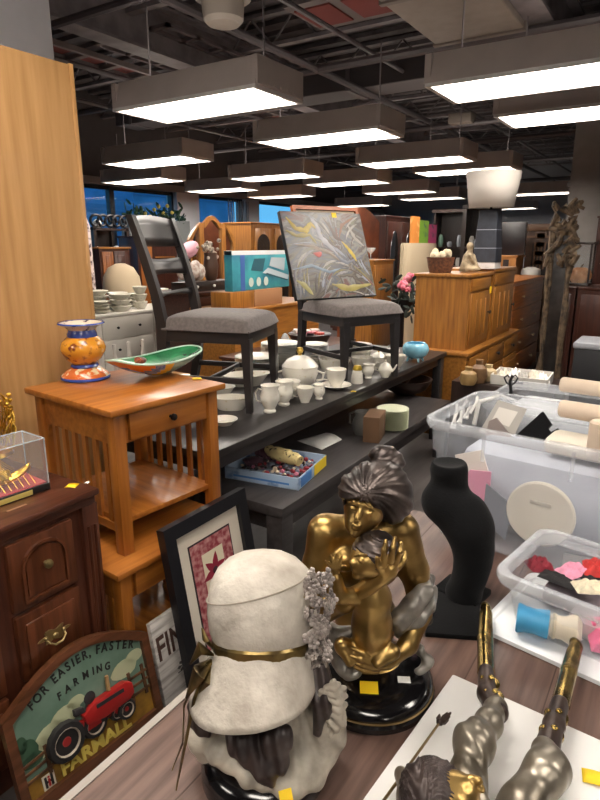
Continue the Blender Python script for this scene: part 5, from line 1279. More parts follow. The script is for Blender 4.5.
mats_d = [mat('dish_green', '#2f7f4f', .2, color2='#1f5a38', vscale=16, coat=.5), mat('dish_yellow', '#e2c03c', .25, coat=.4), mat('dish_blue', '#3f66b0', .25, color2='#9db7d8', vscale=30, coat=.4), mat('dish_orange', '#dc8436', .25, coat=.4)]
mb = MB(); mb.sheet(dishf(1, .022, .065), 56, 10, closed_u=True)
for f in mb.bm.faces:
    c_ = f.calc_center_median(); q = (c_.x/L+.5)+.15*c_.y/.1
    f.material_index = 0 if q > .42 else (1 if q > .3 else (2 if q > .14 else 3))
inn = mb.build('dish_inside', mats_d, dd)
mb = MB(); mb.sheet(dishf(1.015, .0, .061), 56, 8, closed_u=True)
for f in mb.bm.faces:
    c_ = f.calc_center_median(); q = (c_.x/L+.5)+.1*c_.y/.1
    f.material_index = 0 if q > .36 else (1 if q > .24 else (2 if q > .1 else 3))
mb.build('dish_outside', [mat('dish_pale_green', '#86a58a', .25, coat=.4)]+mats_d[1:], dd)
mb = MB(); mb.tube([dishf(1.008, .022, .065)(i/56, 1) for i in range(57)], .0045, 6); mb.build('rim', mat('dish_rim', '#a9c9b4', .25, coat=.4), dd)
mb = MB(); mb.ell((-L*.16, .03, .065), (.03, .016, .014), seg=12); mb.ell((-L*.22, .02, .075), (.016, .012, .012), seg=12); mb.tube([(-L*.24, .015, .075), (-L*.28, .01, .071)], [.005, .001], 6); mb.build('painted_bird', mat('bird_rust', '#a2482c', .3, color2='#3a2a2a', vscale=40), dd)
# ================================================================ FURTHER BACK IN THE SHOP
m_ho = wood('golden_oak', '#a8702f', '#7d4d1c', 'z', .38); m_hoy = wood('golden_oak', '#a8702f', '#7d4d1c', 'y', .38)
m_mah = wood('mahogany', '#4e2a20', '#341a14', 'z', .3); m_mahy = wood('mahogany', '#4e2a20', '#341a14', 'y', .3)
m_dkw = wood('dark_walnut', '#33241e', '#211613', 'z', .35)
m_ow = mat('off_white_paint', '#cfc9bf', .5, var=.08, vscale=6)
m_dkk = mat('dark_metal', '#1f1d1f', .4, metal=.6)
m_mirror = mat('mirror_glass', '#d4d9dc', .03, metal=1)
m_dglass = mat('cabinet_glass', '#2a3134', .05, alpha=.75, spec=.6)
def pbox(px0, px1, pyt, pyb, xf):
    """y0, y1, z0, z1 of a rectangle on the plane x = xf"""
    a = atx(px0, pyb, xf); b = atx(px1, pyb, xf); c = atx(px0, pyt, xf); return a.y, b.y, min(a.z, b.z), c.z
def carcass(name, label, cat, x0, x1, y0, y1, z0, z1, m, group=None, top=.025, plinth=True, mt=None):
    t = thing(name, label, cat, (x1, y0, z0), 0, group); D = x1-x0; W = y1-y0; h = z1-z0
    mb = MB(); mb.bx(-D, 0, 0, W, .05 if plinth else 0, h-top); 
    if plinth: mb.bx(-D+.03, -.03, .03, W-.03, 0, .05)
    mb.build('body', m, t, smooth=False)
    mb = MB(); mb.bx(-D-.015, .02, -.02, W+.02, h-top, h, .004); mb.build('top', mt or m, t)
    return t, W, h, D
def front(t, nm, y0, y1, z0, z1, m, knob=None, mk=None, panel=True, bars=0, side=None):
    mb = MB(); mb.bx(-.004, .016, y0, y1, z0, z1, .003)
    if panel and not bars: mb.bx(.012, .022, y0+.05, y1-.05, z0+.05, z1-.05, .006)
    for k in range(bars):
        yy = y0+(y1-y0)*(k+1)/(bars+1); mb.bx(.012, .026, yy-.018, yy+.018, z0+.06, z1-.06, .004)
    d = mb.build(nm, m, t)
    if knob:
        for (ky, kz) in knob:
            mb = MB(); mb.lathe([(.006, 0), (.006, .014), (.016, .02), (.014, .03), (.001, .034)], seg=12, M=T3(.016, ky, kz) @ RY(PI/2)); mb.build('knob', mk or m_dkk, d)
    return d
# ---- sideboard at the end of the long table, carrying two oak wall cabinets
sx = -1.44
t, W, h, D = carcass('sideboard', 'oak sideboard at the far end of the long table, under the two oak cabinets', 'sideboard', -2.0, sx, 4.76, 6.5, 0, .74, m_hoy, plinth=False)
for k in range(3): front(t, 'drawer', .06+k*.56, .58+k*.56, .54, .69, m_hoy, [(.32+k*.56, .615)], panel=False)
for k in range(3): front(t, 'door', .06+k*.56, .58+k*.56, .08, .51, m_ho, [(.52+k*.56, .3)])
for i, (ya, yb, lab) in enumerate(((4.86, 5.5, 'oak wall cabinet on the sideboard, left one, with basket on top'), (5.56, 6.35, 'oak wall cabinet on the sideboard, right one, under the lamp'))):
    t, W, h, D = carcass('wall_cabinet', lab, 'cabinet', -1.95, -1.49, ya, yb, .7405, 1.37+.02*i, m_ho, 'oak cabinets on the sideboard', plinth=False)
    front(t, 'door', .05, W-.05, .04, h-.16, m_ho, [(W-.1, .28)], bars=3)
    front(t, 'drawer', .05, W-.05, h-.14, h-.04, m_hoy, panel=False)
mb = MB(); mb.bx(0, .002, 0, .05, 0, .06); o = mb.build('price_tag', m_tag, smooth=False); o.location = (-1.447, 5.32, 1.19); tag(o, 'yellow tag hanging on the left oak wall cabinet', 'price tag')
# things on the cabinets
p = atz(447, 272, 1.371)+Vector((-.12, .05, 0)); b = thing('wicker_basket', 'brown wicker basket on the left oak wall cabinet', 'basket', (-1.8, 5.02, 1.3715))
mb = MB(); mb.lathe([(.09, 0), (.105, .05), (.115, .11), (.12, .13), (.11, .13), (.1, .06), (.001, .02)], seg=28, wob=lambda a, z: 1+.02*math.sin(14*a+z*200)); mb.build('basket', mat('wicker', '#6b4128', .7, color2='#3f2415', vscale=50), b)
mb = MB()
for k in range(9): mb.ell((.06*math.cos(k*2.3), .06*math.sin(k*2.3), .15+.02*math.sin(k*5)), .035, seg=8)
mb.build('filling', mat('pale_cloth', '#c9b99c', .8), b)
f = thing('seated_figurine', 'tan stone figurine beside the wicker basket on the left oak cabinet', 'figurine', (-1.62, 5.2, 1.3715))
c = Clay((-.12, -.12, 0), (.12, .12, .3), .006); c.cone((0, 0, .03), (0, 0, .12), .07, .045, .02); c.cone((0, 0, .12), (.01, 0, .18), .04, .025, .02); c.ell((.01, 0, .22), (.03, .03, .036), .012); c.cone((.03, .04, .14), (.07, .02, .06), .018, .016, .01); c.cone((.03, -.04, .14), (.08, -.02, .06), .018, .016, .01); c.ell((.05, 0, .03), (.06, .08, .03), .02)
c.mesh('figure', mat('tan_stone', '#a8977a', .7, color2='#6b5b46', vscale=20), f)
l = thing('table_lamp', 'tall lamp with a white drum shade and dark plaid base on the right oak cabinet', 'lamp', (-1.78, 5.5, 1.3715))
p_ = aty(494, 240, 5.5); l.location = (aty(485, 255, 5.52).x, 5.6, 1.3915)
mb = MB(); mb.box((0, 0, .03), (.2, .2, .06), .004); mb.build('foot', mat('white_wash_foot', '#c9c3bf', .6), l)
mb = MB(); mb.rings([[(x, y, z) for x, y in rrect(-q, q, -q, q, .01)] for q, z in ((.105, .06), (.1, .2), (.088, .36), (.08, .52))]); mb.build('column', mat('navy_plaid', '#262a35', .6, color2='#1b1e27', vscale=14), l)
mb = MB()
for z, q in ((.18, .1015), (.34, .0905)): mb.rings([[(x, y, z+dz) for x, y in rrect(-q, q, -q, q, .01)] for dz in (0, .006)])
mb.build('plaid_line', mat('plaid_line', '#8b8d98', .7), l)
mb = MB(); mb.cyl((0, 0, .52), (0, 0, .6), .012, seg=8); mb.build('neck', m_dkk, l)
mb = MB(); mb.lathe([(.19, .53), (.235, .83)], seg=44, cap0=False, cap1=False); mb.build('lamp_shade', mat('linen_shade', '#b9b2aa', .8), l, solid=.004)
mb = MB(); mb.lathe([(.188, .528), (.192, .528), (.1925, .536), (.1885, .536), (.188, .528)], seg=44, cap0=False, cap1=False); mb.build('shade_hem', mat('shade_hem', '#6d6358', .8), l)
# ---- oak chest of drawers, dark screen on a stand, tall case, driftwood mirror
cx = -1.62
ya = atx(511, 300, cx).y; yb = atx(541, 300, cx).y; zt = atx(511, 282, cx).z
t, W, h, D = carcass('chest_of_drawers', 'red oak chest of drawers right of the oak sideboard', 'chest of drawers', cx-.5, cx, ya, yb, 0, zt, wood('red_oak', '#b9743c', '#8e5226', 'z', .35))
mr = wood('red_oak', '#b9743c', '#8e5226', 'y', .35)
for k in range(4):
    z0 = .09+k*(h-.13)/4; front(t, 'drawer', .05, W-.05, z0, z0+(h-.13)/4-.02, mr, [(W*.28, z0+.12), (W*.72, z0+.12)], mat('pale_knob', '#b9a27c', .4, metal=.4), panel=False)
q = aty(510, 222, 9.0); s = thing('screen', 'flat black screen standing on an oak stand behind the chest of drawers', 'screen', (q.x, 9.0, 1.24))
q2 = aty(524, 255, 9.0); q1 = aty(497, 255, 9.0)
mb = MB(); mb.bx(q1.x-q.x, q2.x-q.x, 0, .05, q1.z-1.24, q.z-1.24, .004); mb.build('panel', mat('screen_black', '#1b1416', .3), s)
t, W, h, D = carcass('oak_stand', 'pale oak stand under the flat black screen', 'stand', q1.x-.02, q1.x+.3, 8.9, 9.35, 0, q1.z-.002, mat('pale_oak', '#b37a3d', .4, color2='#8f5c2a', vscale=5), top=.03)
mb = MB(); mb.bx(-.18, -.1, -.004, .0, .5, h-.06); mb.build('dark_groove', mat('groove_dark', '#231511', .6), t, smooth=False)
tx = -1.95; t_y = 9.6
a = aty(522, 285, t_y); b = aty(551, 285, t_y); zt = aty(530, 224, t_y).z
t = thing('carved_cabinet', 'tall carved brown cabinet with a lattice panel behind the driftwood mirror', 'cabinet', (a.x, t_y, 0)); w = b.x-a.x
mb = MB(); mb.bx(0, w, 0, .4, 0, zt-.1); mb.build('body', mat('carved_brown', '#5a4130', .5, color2='#3f2c20', vscale=8), t, smooth=False)
mb = MB(); mb.bx(-.05, w+.05, -.04, .44, zt-.1, zt, .01); mb.bx(-.02, w+.02, -.02, .42, zt-.2, zt-.17); mb.build('cornice', mat('carved_brown2', '#6b4d36', .5), t)
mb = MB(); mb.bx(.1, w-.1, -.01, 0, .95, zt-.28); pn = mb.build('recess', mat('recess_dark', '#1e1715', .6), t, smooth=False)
mb = MB()
for k in range(5):
    for j in range(4): mb.box((.16+(w-.32)*k/4, -.016, 1.35+j*.13), (.07, .012, .07), .002, M=None)
for k in range(4):
    x = .14+(w-.28)*k/3; mb.bx(x-.012, x+.012, -.02, -.008, 1.25, zt-.3)
mb.build('lattice', mat('carved_brown2', '#6b4d36'), t, smooth=False)
mb = MB(); mb.lathe([(.1, 0), (.14, .05), (.13, .12), (.05, .15), (.001, .15)], seg=18); o = mb.build('white_jar', mat('white_jar', '#cfcbc6', .4)); o.location = (aty(530, 280, 9.2).x, 9.2, 1.02)
zj = aty(530, 272, 9.2).z; o.location.z = zj-.08; tag(o, 'white squat jar in front of the carved brown cabinet', 'jar')
mb = MB(); mb.bx(-.15, .15, -.15, .15, 0, zj-.081); o = mb.build('pedestal', m_dkw, smooth=False); o.location = (o.location.x, 0, 0); o.location = (aty(530, 280, 9.2).x, 9.2, 0); tag(o, 'dark wood pedestal carrying the white squat jar', 'pedestal')
# driftwood mirror: a tall narrow frame with gnarled branches on top
my = 6.9
p0 = aty(541, 350, my); p1 = aty(560, 350, my); zt = aty(556, 196, my).z
t = thing('driftwood_mirror', 'tall narrow mirror framed in gnarled driftwood, right of the chest of drawers', 'mirror', (p0.x, my, 0)); w = p1.x-p0.x
mb = MB(); mb.bx(.03, w-.03, .02, .03, .1, zt-.35); mb.build('mirror_glass', mat('tarnished_mirror', '#6f6f70', .3, metal=1, var=.4, vscale=6), t, smooth=False)
m_drift = mat('driftwood', '#77634c', .75, color2='#352a21', vscale=14, bump=.4, bscale=40)
rnd = random.Random(11)
mb = MB(); mb.bx(0, w, .03, .06, .02, zt-.3); mb.build('back_board', mat('back_board', '#4a3527', .6), t, smooth=False)
for x in (0, w):
    for j in range(3):
        mb = MB(); mb.tube([(x+rnd.uniform(-.02, .02), .01+rnd.uniform(-.02, .02), z*(zt-.25)/8) for z in range(9)], [.022+rnd.uniform(-.006, .008) for _ in range(9)], 7); mb.build('branch', m_drift, t)
for j in range(30):
    z = zt-.85+rnd.uniform(0, .75); x = rnd.uniform(0, w+.04); mb = MB()
    mb.tube([(x, -.02, z), (x+rnd.uniform(-.05, .06), -.05, z+rnd.uniform(-.02, .1)), (x+rnd.uniform(-.09, .1), -.03, z+rnd.uniform(-.1, .14))], [.035, .032, .018], 7); mb.build('branch', m_drift, t)
# ---- mahogany cabinets on the right, lantern with pumpkin, shaded lamp, black case
by = 7.0
a = aty(549, 290, by); b = aty(577, 290, by); zc = aty(560, 286, by).z
for i, (x0, x1, lab) in enumerate(((a.x, b.x-.01, 'dark mahogany cabinet right of the driftwood mirror, under the pumpkin lantern'), (b.x+.01, b.x+1.0, 'dark mahogany cabinet cut off by the right edge of the photo'))):
    t = thing('mahogany_cabinet', lab, 'cabinet', (x0, by, 0), 0, 'mahogany cabinets on the right'); w = x1-x0
    mb = MB(); mb.bx(0, w, 0, .55, 0, zc-.03); mb.build('body', m_mah, t, smooth=False)
    mb = MB(); mb.bx(-.005, w+.005, -.02, .57, zc-.03, zc, .005); mb.build('top', m_mahy, t)
    mb = MB(); mb.bx(.04, w-.04, -.012, .0, .08, zc-.08, .004); mb.build('door', m_mah, t)
ly = 7.2
a = aty(567, 283, ly); b = aty(590, 283, ly); zl = aty(575, 242, ly).z-zc; w = (b.x-a.x)
t = thing('lantern', 'dark framed glass lantern holding an orange pumpkin on the mahogany cabinets', 'lantern', ((a.x+b.x)/2, ly+.05, zc+.0008))
mb = MB(); mb.box((0, 0, .012), (w, .3, .024), .003); mb.box((0, 0, zl-.012), (w+.03, .33, .024), .003)
for sx_ in (-1, 1):
    for sy_ in (-1, 1): mb.box((sx_*(w/2-.012), sy_*.138, zl/2), (.02, .02, zl))
mb.build('frame', m_dkw, t)
mb = MB(); mb.box((0, 0, zl/2), (w-.03, .27, zl-.05)); mb.build('glass', mat('lantern_glass', '#cfd4d2', .05, alpha=.14), t, smooth=False)
t = thing('pumpkin', 'pale orange pumpkin inside the glass lantern', 'pumpkin', ((a.x+b.x)/2, ly+.05, zc+.026))
mb = MB(); mb.lathe([(.02, .01), (.07, 0), (.115, .05), (.12, .09), (.1, .14), (.05, .165), (.01, .155)], seg=60, wob=lambda a, z: .9+.1*abs(math.cos(4*a))); mb.build('flesh', mat('pumpkin_orange', '#c99361', .6, color2='#a96f3f', vscale=8), t)
mb = MB(); mb.tube([(0, 0, .15), (.005, 0, .18), (.02, .01, .2)], [.014, .01, .009], 7); mb.build('stem', m_drift, t)
lx = aty(597, 262, 7.3)
t = thing('shaded_lamp', 'small lamp with a pinkish pleated shade at the right edge on the mahogany cabinet', 'lamp', (lx.x+.2, 7.32, zc+.0008)); zz = lx.z-zc
mb = MB(); mb.lathe([(.09, 0), (.08, .02), (.03, .04), (.02, .1), (.035, max(.12, zz*.5)), (.012, max(.16, zz))], seg=20); mb.build('foot', mat('lamp_foot', '#a58b7a', .4), t)
mb = MB(); mb.lathe([(.17, zz-.02), (.11, zz+.2)], seg=40, cap0=False, cap1=False, wob=lambda a, z: 1+.02*math.sin(20*a)); mb.build('lamp_shade', mat('pink_shade', '#c9a596', .8), t, solid=.004)
t, W, h, D = carcass('wardrobe', 'red brown wardrobe behind the lamp at the right edge', 'wardrobe', aty(591, 280, 8.3).x+.0, aty(591, 280, 8.3).x+1.1, 8.3, 8.9, 0, aty(595, 216, 8.3).z, m_mah, plinth=False)
cy_ = 4.9; a = aty(571, 374, cy_); zt = aty(580, 345, cy_).z
t = thing('black_case', 'black case with a grey rounded lid at the right edge behind the bins', 'case', (a.x, cy_, 0))
mb = MB(); mb.bx(0, .6, 0, .4, 0, zt-.03, .01); mb.build('body', mat('case_black2', '#16161a', .45), t)
mb = MB(); mb.bx(-.01, .61, -.01, .41, zt-.03, zt+.02, .015); mb.build('lid', mat('case_grey', '#8e9096', .35), t)
# tray of papers and clutter between sideboard and bins
zq = .62; p = atz(494, 384, zq); p2 = atz(548, 378, zq)
t = thing('wooden_crate', 'low brown crate under the white tray of papers', 'crate', (p.x+.0, p.y, 0), -.0)
mb = MB(); mb.bx(-.3, .42, -.05, .45, 0, zq-.002, .005); mb.build('crate', m_dkw, t)
tr_ = thing('paper_tray', 'white shallow tray with crumpled papers behind the rear bin', 'tray', (p.x, p.y, zq-.001), .05)
mb = MB(); w = .42; dq = .32
mb.bx(-.03, w-.06, 0, dq, 0, .006)
for a_ in ((-.03, w-.06, 0, .008), (-.03, w-.06, dq-.008, dq), (-.03, -.022, 0, dq), (w-.068, w-.06, 0, dq)): mb.bx(*a_, 0, .07)
mb.build('tray', mat('tray_white', '#cfcbc4', .6), tr_, smooth=False)
mb = MB(); mb.bx(.1, .2, -.0012, 0, .02, .045); mb.build('printed_strip', mat('tray_print_grey', '#77757a', .7), tr_, smooth=False)
for k in range(5):
    cushion('crumpled_paper', 'crumpled %s paper in the white tray, %s' % (('cream', 'white', 'grey', 'white', 'cream')[k], ('at its left end', 'second from its left end', 'in its middle', 'second from its right end', 'at its right end')[k]), Vector((p.x+.03+.068*k, p.y+.15+.04*(k % 2), zq+.03+.006*(k % 2))), (.075, .2, .05), .1*k, mat('paper_%d' % (k % 3), ('#d9d2c2', '#dcdad6', '#a9a5a0')[k % 3], .8), 'paper')
for k, (px, py, hh, col, nm, lab) in enumerate(((468, 384, .13, '#a58555', 'tan_jar', 'tan jar left of the white paper tray'), (478, 382, .17, '#7a5a3a', 'brown_bottle', 'brown bottle between the tan jar and the white paper tray'), (488, 380, .12, '#c2ab82', 'cream_jar', 'cream jar touching the left end of the white paper tray'))):
    q = atz(px, py, zq); mb = MB(); mb.lathe([(.05, 0), (.065, hh*.3), (.055, hh*.65), (.025, hh*.8), (.028, hh), (.001, hh)], seg=18); o = mb.build(nm, mat(nm, col, .5, var=.3, vscale=20)); o.location = (q.x, q.y, zq-.0015); tag(o, lab, 'bottle' if 'bottle' in nm else 'jar')

# ================================================================ LEFT BACK: white dresser and what stands on it
xf = -5.35
ya, yb = 3.45, 5.8
t, W, h, D = carcass('white_dresser', 'long off white dresser along the left, carrying stacked dishes', 'dresser', xf-.55, xf, ya, yb, 0, .86, m_ow, top=.03)
for c_ in range(3):
    for r_ in range(3):
        y0 = .06+c_*.76; z0 = .08+r_*.25; front(t, 'drawer', y0, y0+.72, z0, z0+.235, mat('drawer_white', '#bdb7ad', .5), [(y0+.2, z0+.12), (y0+.52, z0+.12)], m_dkk, panel=False)
zD = .8605
rnd = random.Random(5)
labs = ['at its left end', 'behind the first pile', 'third from its left end', 'beside the oak cabinet edge', 'left of the chair back', 'touching the beige shade', 'in the middle of the dresser', 'under the top chair slat', 'right of the middle', 'behind the chair back post', 'fourth from the right end', 'third from the right end', 'next to the right end', 'at the very right end']
for k, (px, w_, h_, kd) in enumerate(((97, 18, 12, 'plates'), (108, 22, 20, 'plates'), (117, 22, 17, 'bowls'), (128, 20, 16, 'plates'), (137, 14, 22, 'bowls'), (146, 16, 13, 'plates'), (156, 16, 12, 'plates'), (170, 18, 15, 'plates'), (181, 20, 16, 'plates'), (190, 16, 14, 'bowls'))):
    q = atx(px, 300, xf-.2); yy = q.y
    if yy > yb-.13 or yy < ya+.13: continue
    x = xf-.14-.24*(k % 2); k_ = (-x*_C+yy*_S)/F
    nd = globals().get('nd', 0)+1
    t = thing('dish_pile', 'pile of pale %s on the white dresser, %s pile from its left end' % (kd, ('first', 'second', 'third', 'fourth', 'fifth', 'sixth', 'seventh', 'eighth', 'ninth', 'tenth')[nd-1]), 'dishes', (x, yy, zD), 0, 'dish piles on the white dresser'); r = w_*k_/2; hh = h_*k_
    n = 4 if kd == 'plates' else 3
    for i in range(n):
        z0 = hh*i/n; mb = MB(); mb.lathe([(r*.6, z0), (r, z0+hh/n*.9), (r*.95, z0+hh/n), (r*.5, z0+hh/n*.5), (.001, z0+hh/n*.5)], seg=20); mb.build('plate' if kd == 'plates' else 'bowl', mat('pale_dish', '#c9c4b4', .3, color2='#8f9084', vscale=30, ramp=(.3, .4)), t)
m_cl = mat('clear_glass', '#b9c1c4', .08, alpha=.35)
for k in range(7):
    y = 3.6+.16*k; mb = MB(); x = xf-.5+.02*(k % 2); mb.lathe([(.04, 0), (.035, .006), (.006, .012), (.006, .07), (.03, .1), (.045, .16), (.04, .2)], seg=14, cap1=False); o = mb.build('wine_glass', m_cl, solid=.002); o.location = (x, y, zD)
    tag(o, 'clear stemmed glass at the back of the white dresser, %s from its left end' % ('first', 'second', 'third', 'fourth', 'fifth', 'sixth', 'seventh')[k], 'wine glass', 'stemmed glasses on the white dresser')
q = atx(131, 272, -5.9); t = thing('beige_shade', 'beige rounded fabric lamp shade lying behind the white dresser', 'lamp shade', (-6.2, q.y+.1, 0))
mb = MB(); mb.lathe([(.22, 1.0), (.25, 1.02), (.23, 1.2), (.16, 1.32), (.06, 1.37), (.001, 1.375)], seg=30); mb.build('shade', mat('beige_fabric', '#b6a387', .8), t)
mb = MB(); mb.cyl((0, 0, 0), (0, 0, 1.0), .03, seg=10); mb.lathe([(.2, 0), (.19, .03), (.03, .05)], seg=20); mb.build('stand', m_dkw, t)
# small wood table with a white three armed candle holder
zt = .58; t = thing('side_table', 'brown side table behind the end tables, carrying the white candle holder', 'side table', (-3.4, 2.75, 0))
mb = MB(); mb.bx(-.4, .4, -.55, .75, zt-.03, zt, .004); mb.build('tabletop', m_hoy, t)
for x in (-.35, .35):
    for y in (-.5, .7): mb = MB(); mb.box((x, y, (zt-.03)/2), (.05, .05, zt-.03)); mb.build('leg', m_ho, t)
c0 = atx(131, 378, -3.15); t = thing('candle_holder', 'white three armed candle holder behind the green pottery dish', 'candle holder', (-3.15, c0.y, zt+.0006))
k_ = c0.y
mb = MB(); mb.lathe([(.1, 0), (.1, .015), (.03, .03), (.015, .12)], seg=24, sx=.7, sy=1.3); mb.box((0, 0, .1), (.03, .3, .025), .006); mb.build('base', m_ow, t)
for s in (-1, 0, 1):
    mb = MB(); mb.lathe([(.016, .1), (.024, .12), (.014, .14), (.012, .27), (.018, .29), (.011, .31), (.012, .38), (.001, .385)], (.0, s*.125, 0), 12); mb.build('arm', m_ow, t)
for k, (px, py, lab) in enumerate(((166, 372, 'white bowl behind the green dish, on the brown side table'), (182, 366, 'white plate pile on the brown side table, near the chair leg'))):
    q = atx(px, py, -3.1); mb = MB(); mb.lathe([(.05, 0), (.09, .03), (.1, .06), (.09, .06), (.001, .02)], seg=22); o = mb.build('white_bowl', m_por); o.location = (-3.1, min(3.35, q.y), zt+.0006); tag(o, lab, 'bowl')
# ---- desk with jewellery chest, vase, mirror
xd = -4.3
y0, y1, z0, z1 = pbox(196, 262, 293, 330, xd)
t, W, h, D = carcass('writing_desk', 'dark mahogany desk behind the nearest chair, under the brown vase', 'desk', xd-.6, xd, y0, y1+.4, 0, z1, m_mahy, plinth=False)
front(t, 'drawer', .05, W*.45, h-.2, h-.05, m_mahy, [(W*.25, h-.12)], panel=False); front(t, 'drawer', W*.5, W-.05, h-.2, h-.05, m_mahy, [(W*.75, h-.12)], panel=False)
t2 = thing('jewelry_chest', 'dark jewelry chest with white knobs on the mahogany desk', 'jewelry chest', (xd-.1, y0+.02, z1+.0008))
ch_h = atx(200, 284, xd-.1).z-z1; ch_w = atx(236, 290, xd-.1).y-y0
mb = MB(); mb.bx(-.25, 0, 0, ch_w, 0, max(.1, ch_h), .004); mb.build('body', m_dkw, t2)
for k in range(3): mb = MB(); mb.ell((.008, ch_w*(k+.5)/3, .05), .016, seg=8); mb.build('knob', mat('white_knob', '#dcd8d0', .4), t2)
zc2 = z1+max(.1, ch_h)+.0016
t = thing('flower_vase', 'tall brown vase with pale flowers on the jewelry chest', 'vase', (xd-.2, y0+ch_w*.62, zc2))
mb = MB(); mb.lathe([(.05, 0), (.075, .05), (.085, .16), (.07, .26), (.075, .3), (.001, .29)], seg=22); mb.build('vase', mat('vase_brown', '#4b3327', .4), t)
mb = MB()
for k in range(26): mb.ell((random.gauss(0, .045), random.gauss(0, .06), .34+random.gauss(0, .05)), random.uniform(.018, .032), seg=7)
mb.build('blossom', mat('blossom_mix', '#d4c4b4', .7, color2='#5c4a42', vscale=18), t)
t = thing('linen_doll', 'white and floral cloth bundle on the left of the jewelry chest', 'cloth bundle', (xd-.18, y0+.11, zc2))
mb = MB()
for k in range(7): mb.ell((random.gauss(0, .03), -.08+.045*k, .115+.025*math.sin(k*2)), (.07, .06, .09), seg=10)
mb.build('bundle', mat('floral_cloth', '#d6cdc4', .8, color2='#a98d80', vscale=22), t)
q = atx(190, 250, -5.1); t = thing('pink_hat', 'pink hat hanging on a post behind the chair back', 'hat', (-5.12, q.y, 0))
mb = MB(); mb.ell((0, 0, q.z), (.1, .16, .09), rot=Euler((.5, 0, 0)).to_matrix()); mb.build('hat', mat('pink_felt', '#cf9aa6', .8), t)
mb = MB(); mb.cyl((0, 0, 0), (0, 0, q.z-.02), .02, seg=8); mb.lathe([(.18, 0), (.17, .03), (.02, .05)], seg=18); mb.build('post', m_dkw, t)
xm = -6.0
y0, y1, z0, z1 = pbox(189, 234, 216, 292, xm); cy = (y0+y1)/2; w = (y1-y0)
t = thing('triple_mirror', 'triple oak framed mirror with an arched crest on a low oak base', 'mirror', (xm, cy, 0))
mb = MB(); mb.bx(-.35, .05, -w/2, w/2, 0, .95, .005); mb.build('base', m_hoy, t)
def cres(u): return 1.62+.32*math.exp(-(u*3.2)**2)
for s, (ua, ub) in enumerate(((-.5, -.24), (-.24, .24), (.24, .5))):
    def top(u): return (z1-.02)*1-.30*(abs(u)*2)**2.2+(.04*math.cos(u*14) if abs(u) < .24 else 0)
    n = 12; out = [(ua*w, .95), (ub*w, .95)]+[((ub+(ua-ub)*i/n)*w, top(ub+(ua-ub)*i/n)) for i in range(n+1)]
    cc = (ua+ub)/2*w; hw = (ub-ua)/2*w; zt_ = top(ub if s == 0 else ua if s == 2 else 0)
    inn = [(cc+(x-cc)*(1-.045/hw), 1.0 if z < 1 else z-.06) for x, z in out]
    Mw = Matrix(((0, 0, 1, 0), (1, 0, 0, 0), (0, 1, 0, 0), (0, 0, 0, 1)))
    mb = MB(); mb.frame(out, inn, 0, .05, Mw); fr_ = mb.build('mirror_frame', m_ho, t, smooth=False)
    mb = MB(); mb.prism(inn, .01, .02, Mw); mb.build('mirror_glass', m_mirror, fr_, smooth=False)
# ---- oak display cabinet, teal picture, cardboard
xo = -6.6
y0, y1, z0, z1 = pbox(252, 292, 222, 290, xo)
t, W, h, D = carcass('display_cabinet', 'oak display cabinet with two arched glass doors behind the teal picture', 'cabinet', xo-.9, xo, y0, y1, 0, z1, m_ho)
for k in range(2):
    ya_ = W*(.08+.46*k); yb_ = W*(.46+.46*k); hw = (yb_-ya_)/2-.06; cc = (ya_+yb_)/2
    d = front(t, 'door', ya_, yb_, .5, h-.1, m_ho, panel=False)
    pl = [(cc-hw, .58), (cc+hw, .58)]+[(cc+hw*math.cos(a_), h-.2-hw+hw*math.sin(a_)) for a_ in [PI*i/14 for i in range(15)]]
    mb = MB(); mb.prism(pl, .014, .02, Mw); mb.build('arched_pane', m_dglass, d, smooth=False)
xt = -3.7
a = atx(236, 292, xt); b = atx(287, 289, xt); zt = atx(236, 251, xt).z
t, W, h, D = carcass('oak_console', 'honey oak console table under the teal picture', 'console table', xt-.5, xt+.05, a.y-.1, b.y+.6, 0, a.z-.17, m_hoy, top=.03, plinth=False)
mb = MB(); mb.bx(-.25, 0, 0, .5, 0, .168, .003); o = mb.build('cardboard_box', mat('cardboard', '#9c6f4a', .85)); o.location = (xt+.0, a.y+.3, a.z-.1695); tag(o, 'flat brown cardboard box under the teal picture', 'box')
mb = MB(); mb.bx(-.25, 0, 0, .38, 0, .168, .003); o = mb.build('wooden_box', m_ho); o.location = (xt+.0, a.y-.09, a.z-.1695); tag(o, 'honey wood box left of the cardboard box under the teal picture', 'box')
t = thing('teal_picture', 'teal printed picture box standing left of the abstract painting', 'picture', (xt-.04, a.y, a.z)); w = b.y-a.y+.1; h = zt-a.z
mb = MB(); mb.bx(-.1, 0, 0, w, 0, h, .003); mb.build('box', mat('teal_print', '#3f9fa6', .5, color2='#2c6f86', vscale=4), t)
mb = MB(); mb.bx(-.1, .002, 0, w, h-.04, h+.001); bd_ = mb.build('white_edge', mat('picture_white', '#d4d6d8', .5), t, smooth=False)
mb = MB(); mb.bx(0, .002, .13*w, .2*w, 0, h-.04); mb.build('blue_band', mat('picture_blue', '#3f5fa0', .5), t, smooth=False)
mb = MB(); mb.prism([(.5*w, .42*h), (.97*w, .2*h), (.99*w, .32*h), (.6*w, .55*h)], 0, .003, Mw); mb.prism([(.62*w, .6*h), (.9*w, .45*h), (.92*w, .8*h), (.66*w, .82*h)], 0, .003, Mw); mb.build('printed_machine', mat('picture_pale', '#aab6bc', .5), t, smooth=False)
mb = MB()
for k in range(3): mb.prism([((.3+.13*k+.04*math.cos(x_))*w, (.2+.12*math.sin(x_))*h) for x_ in [2*PI*i/12 for i in range(12)]], 0, .0025, Mw)
mb.build('printed_food', mat('picture_cream', '#b9c6bd', .5), t, smooth=False)
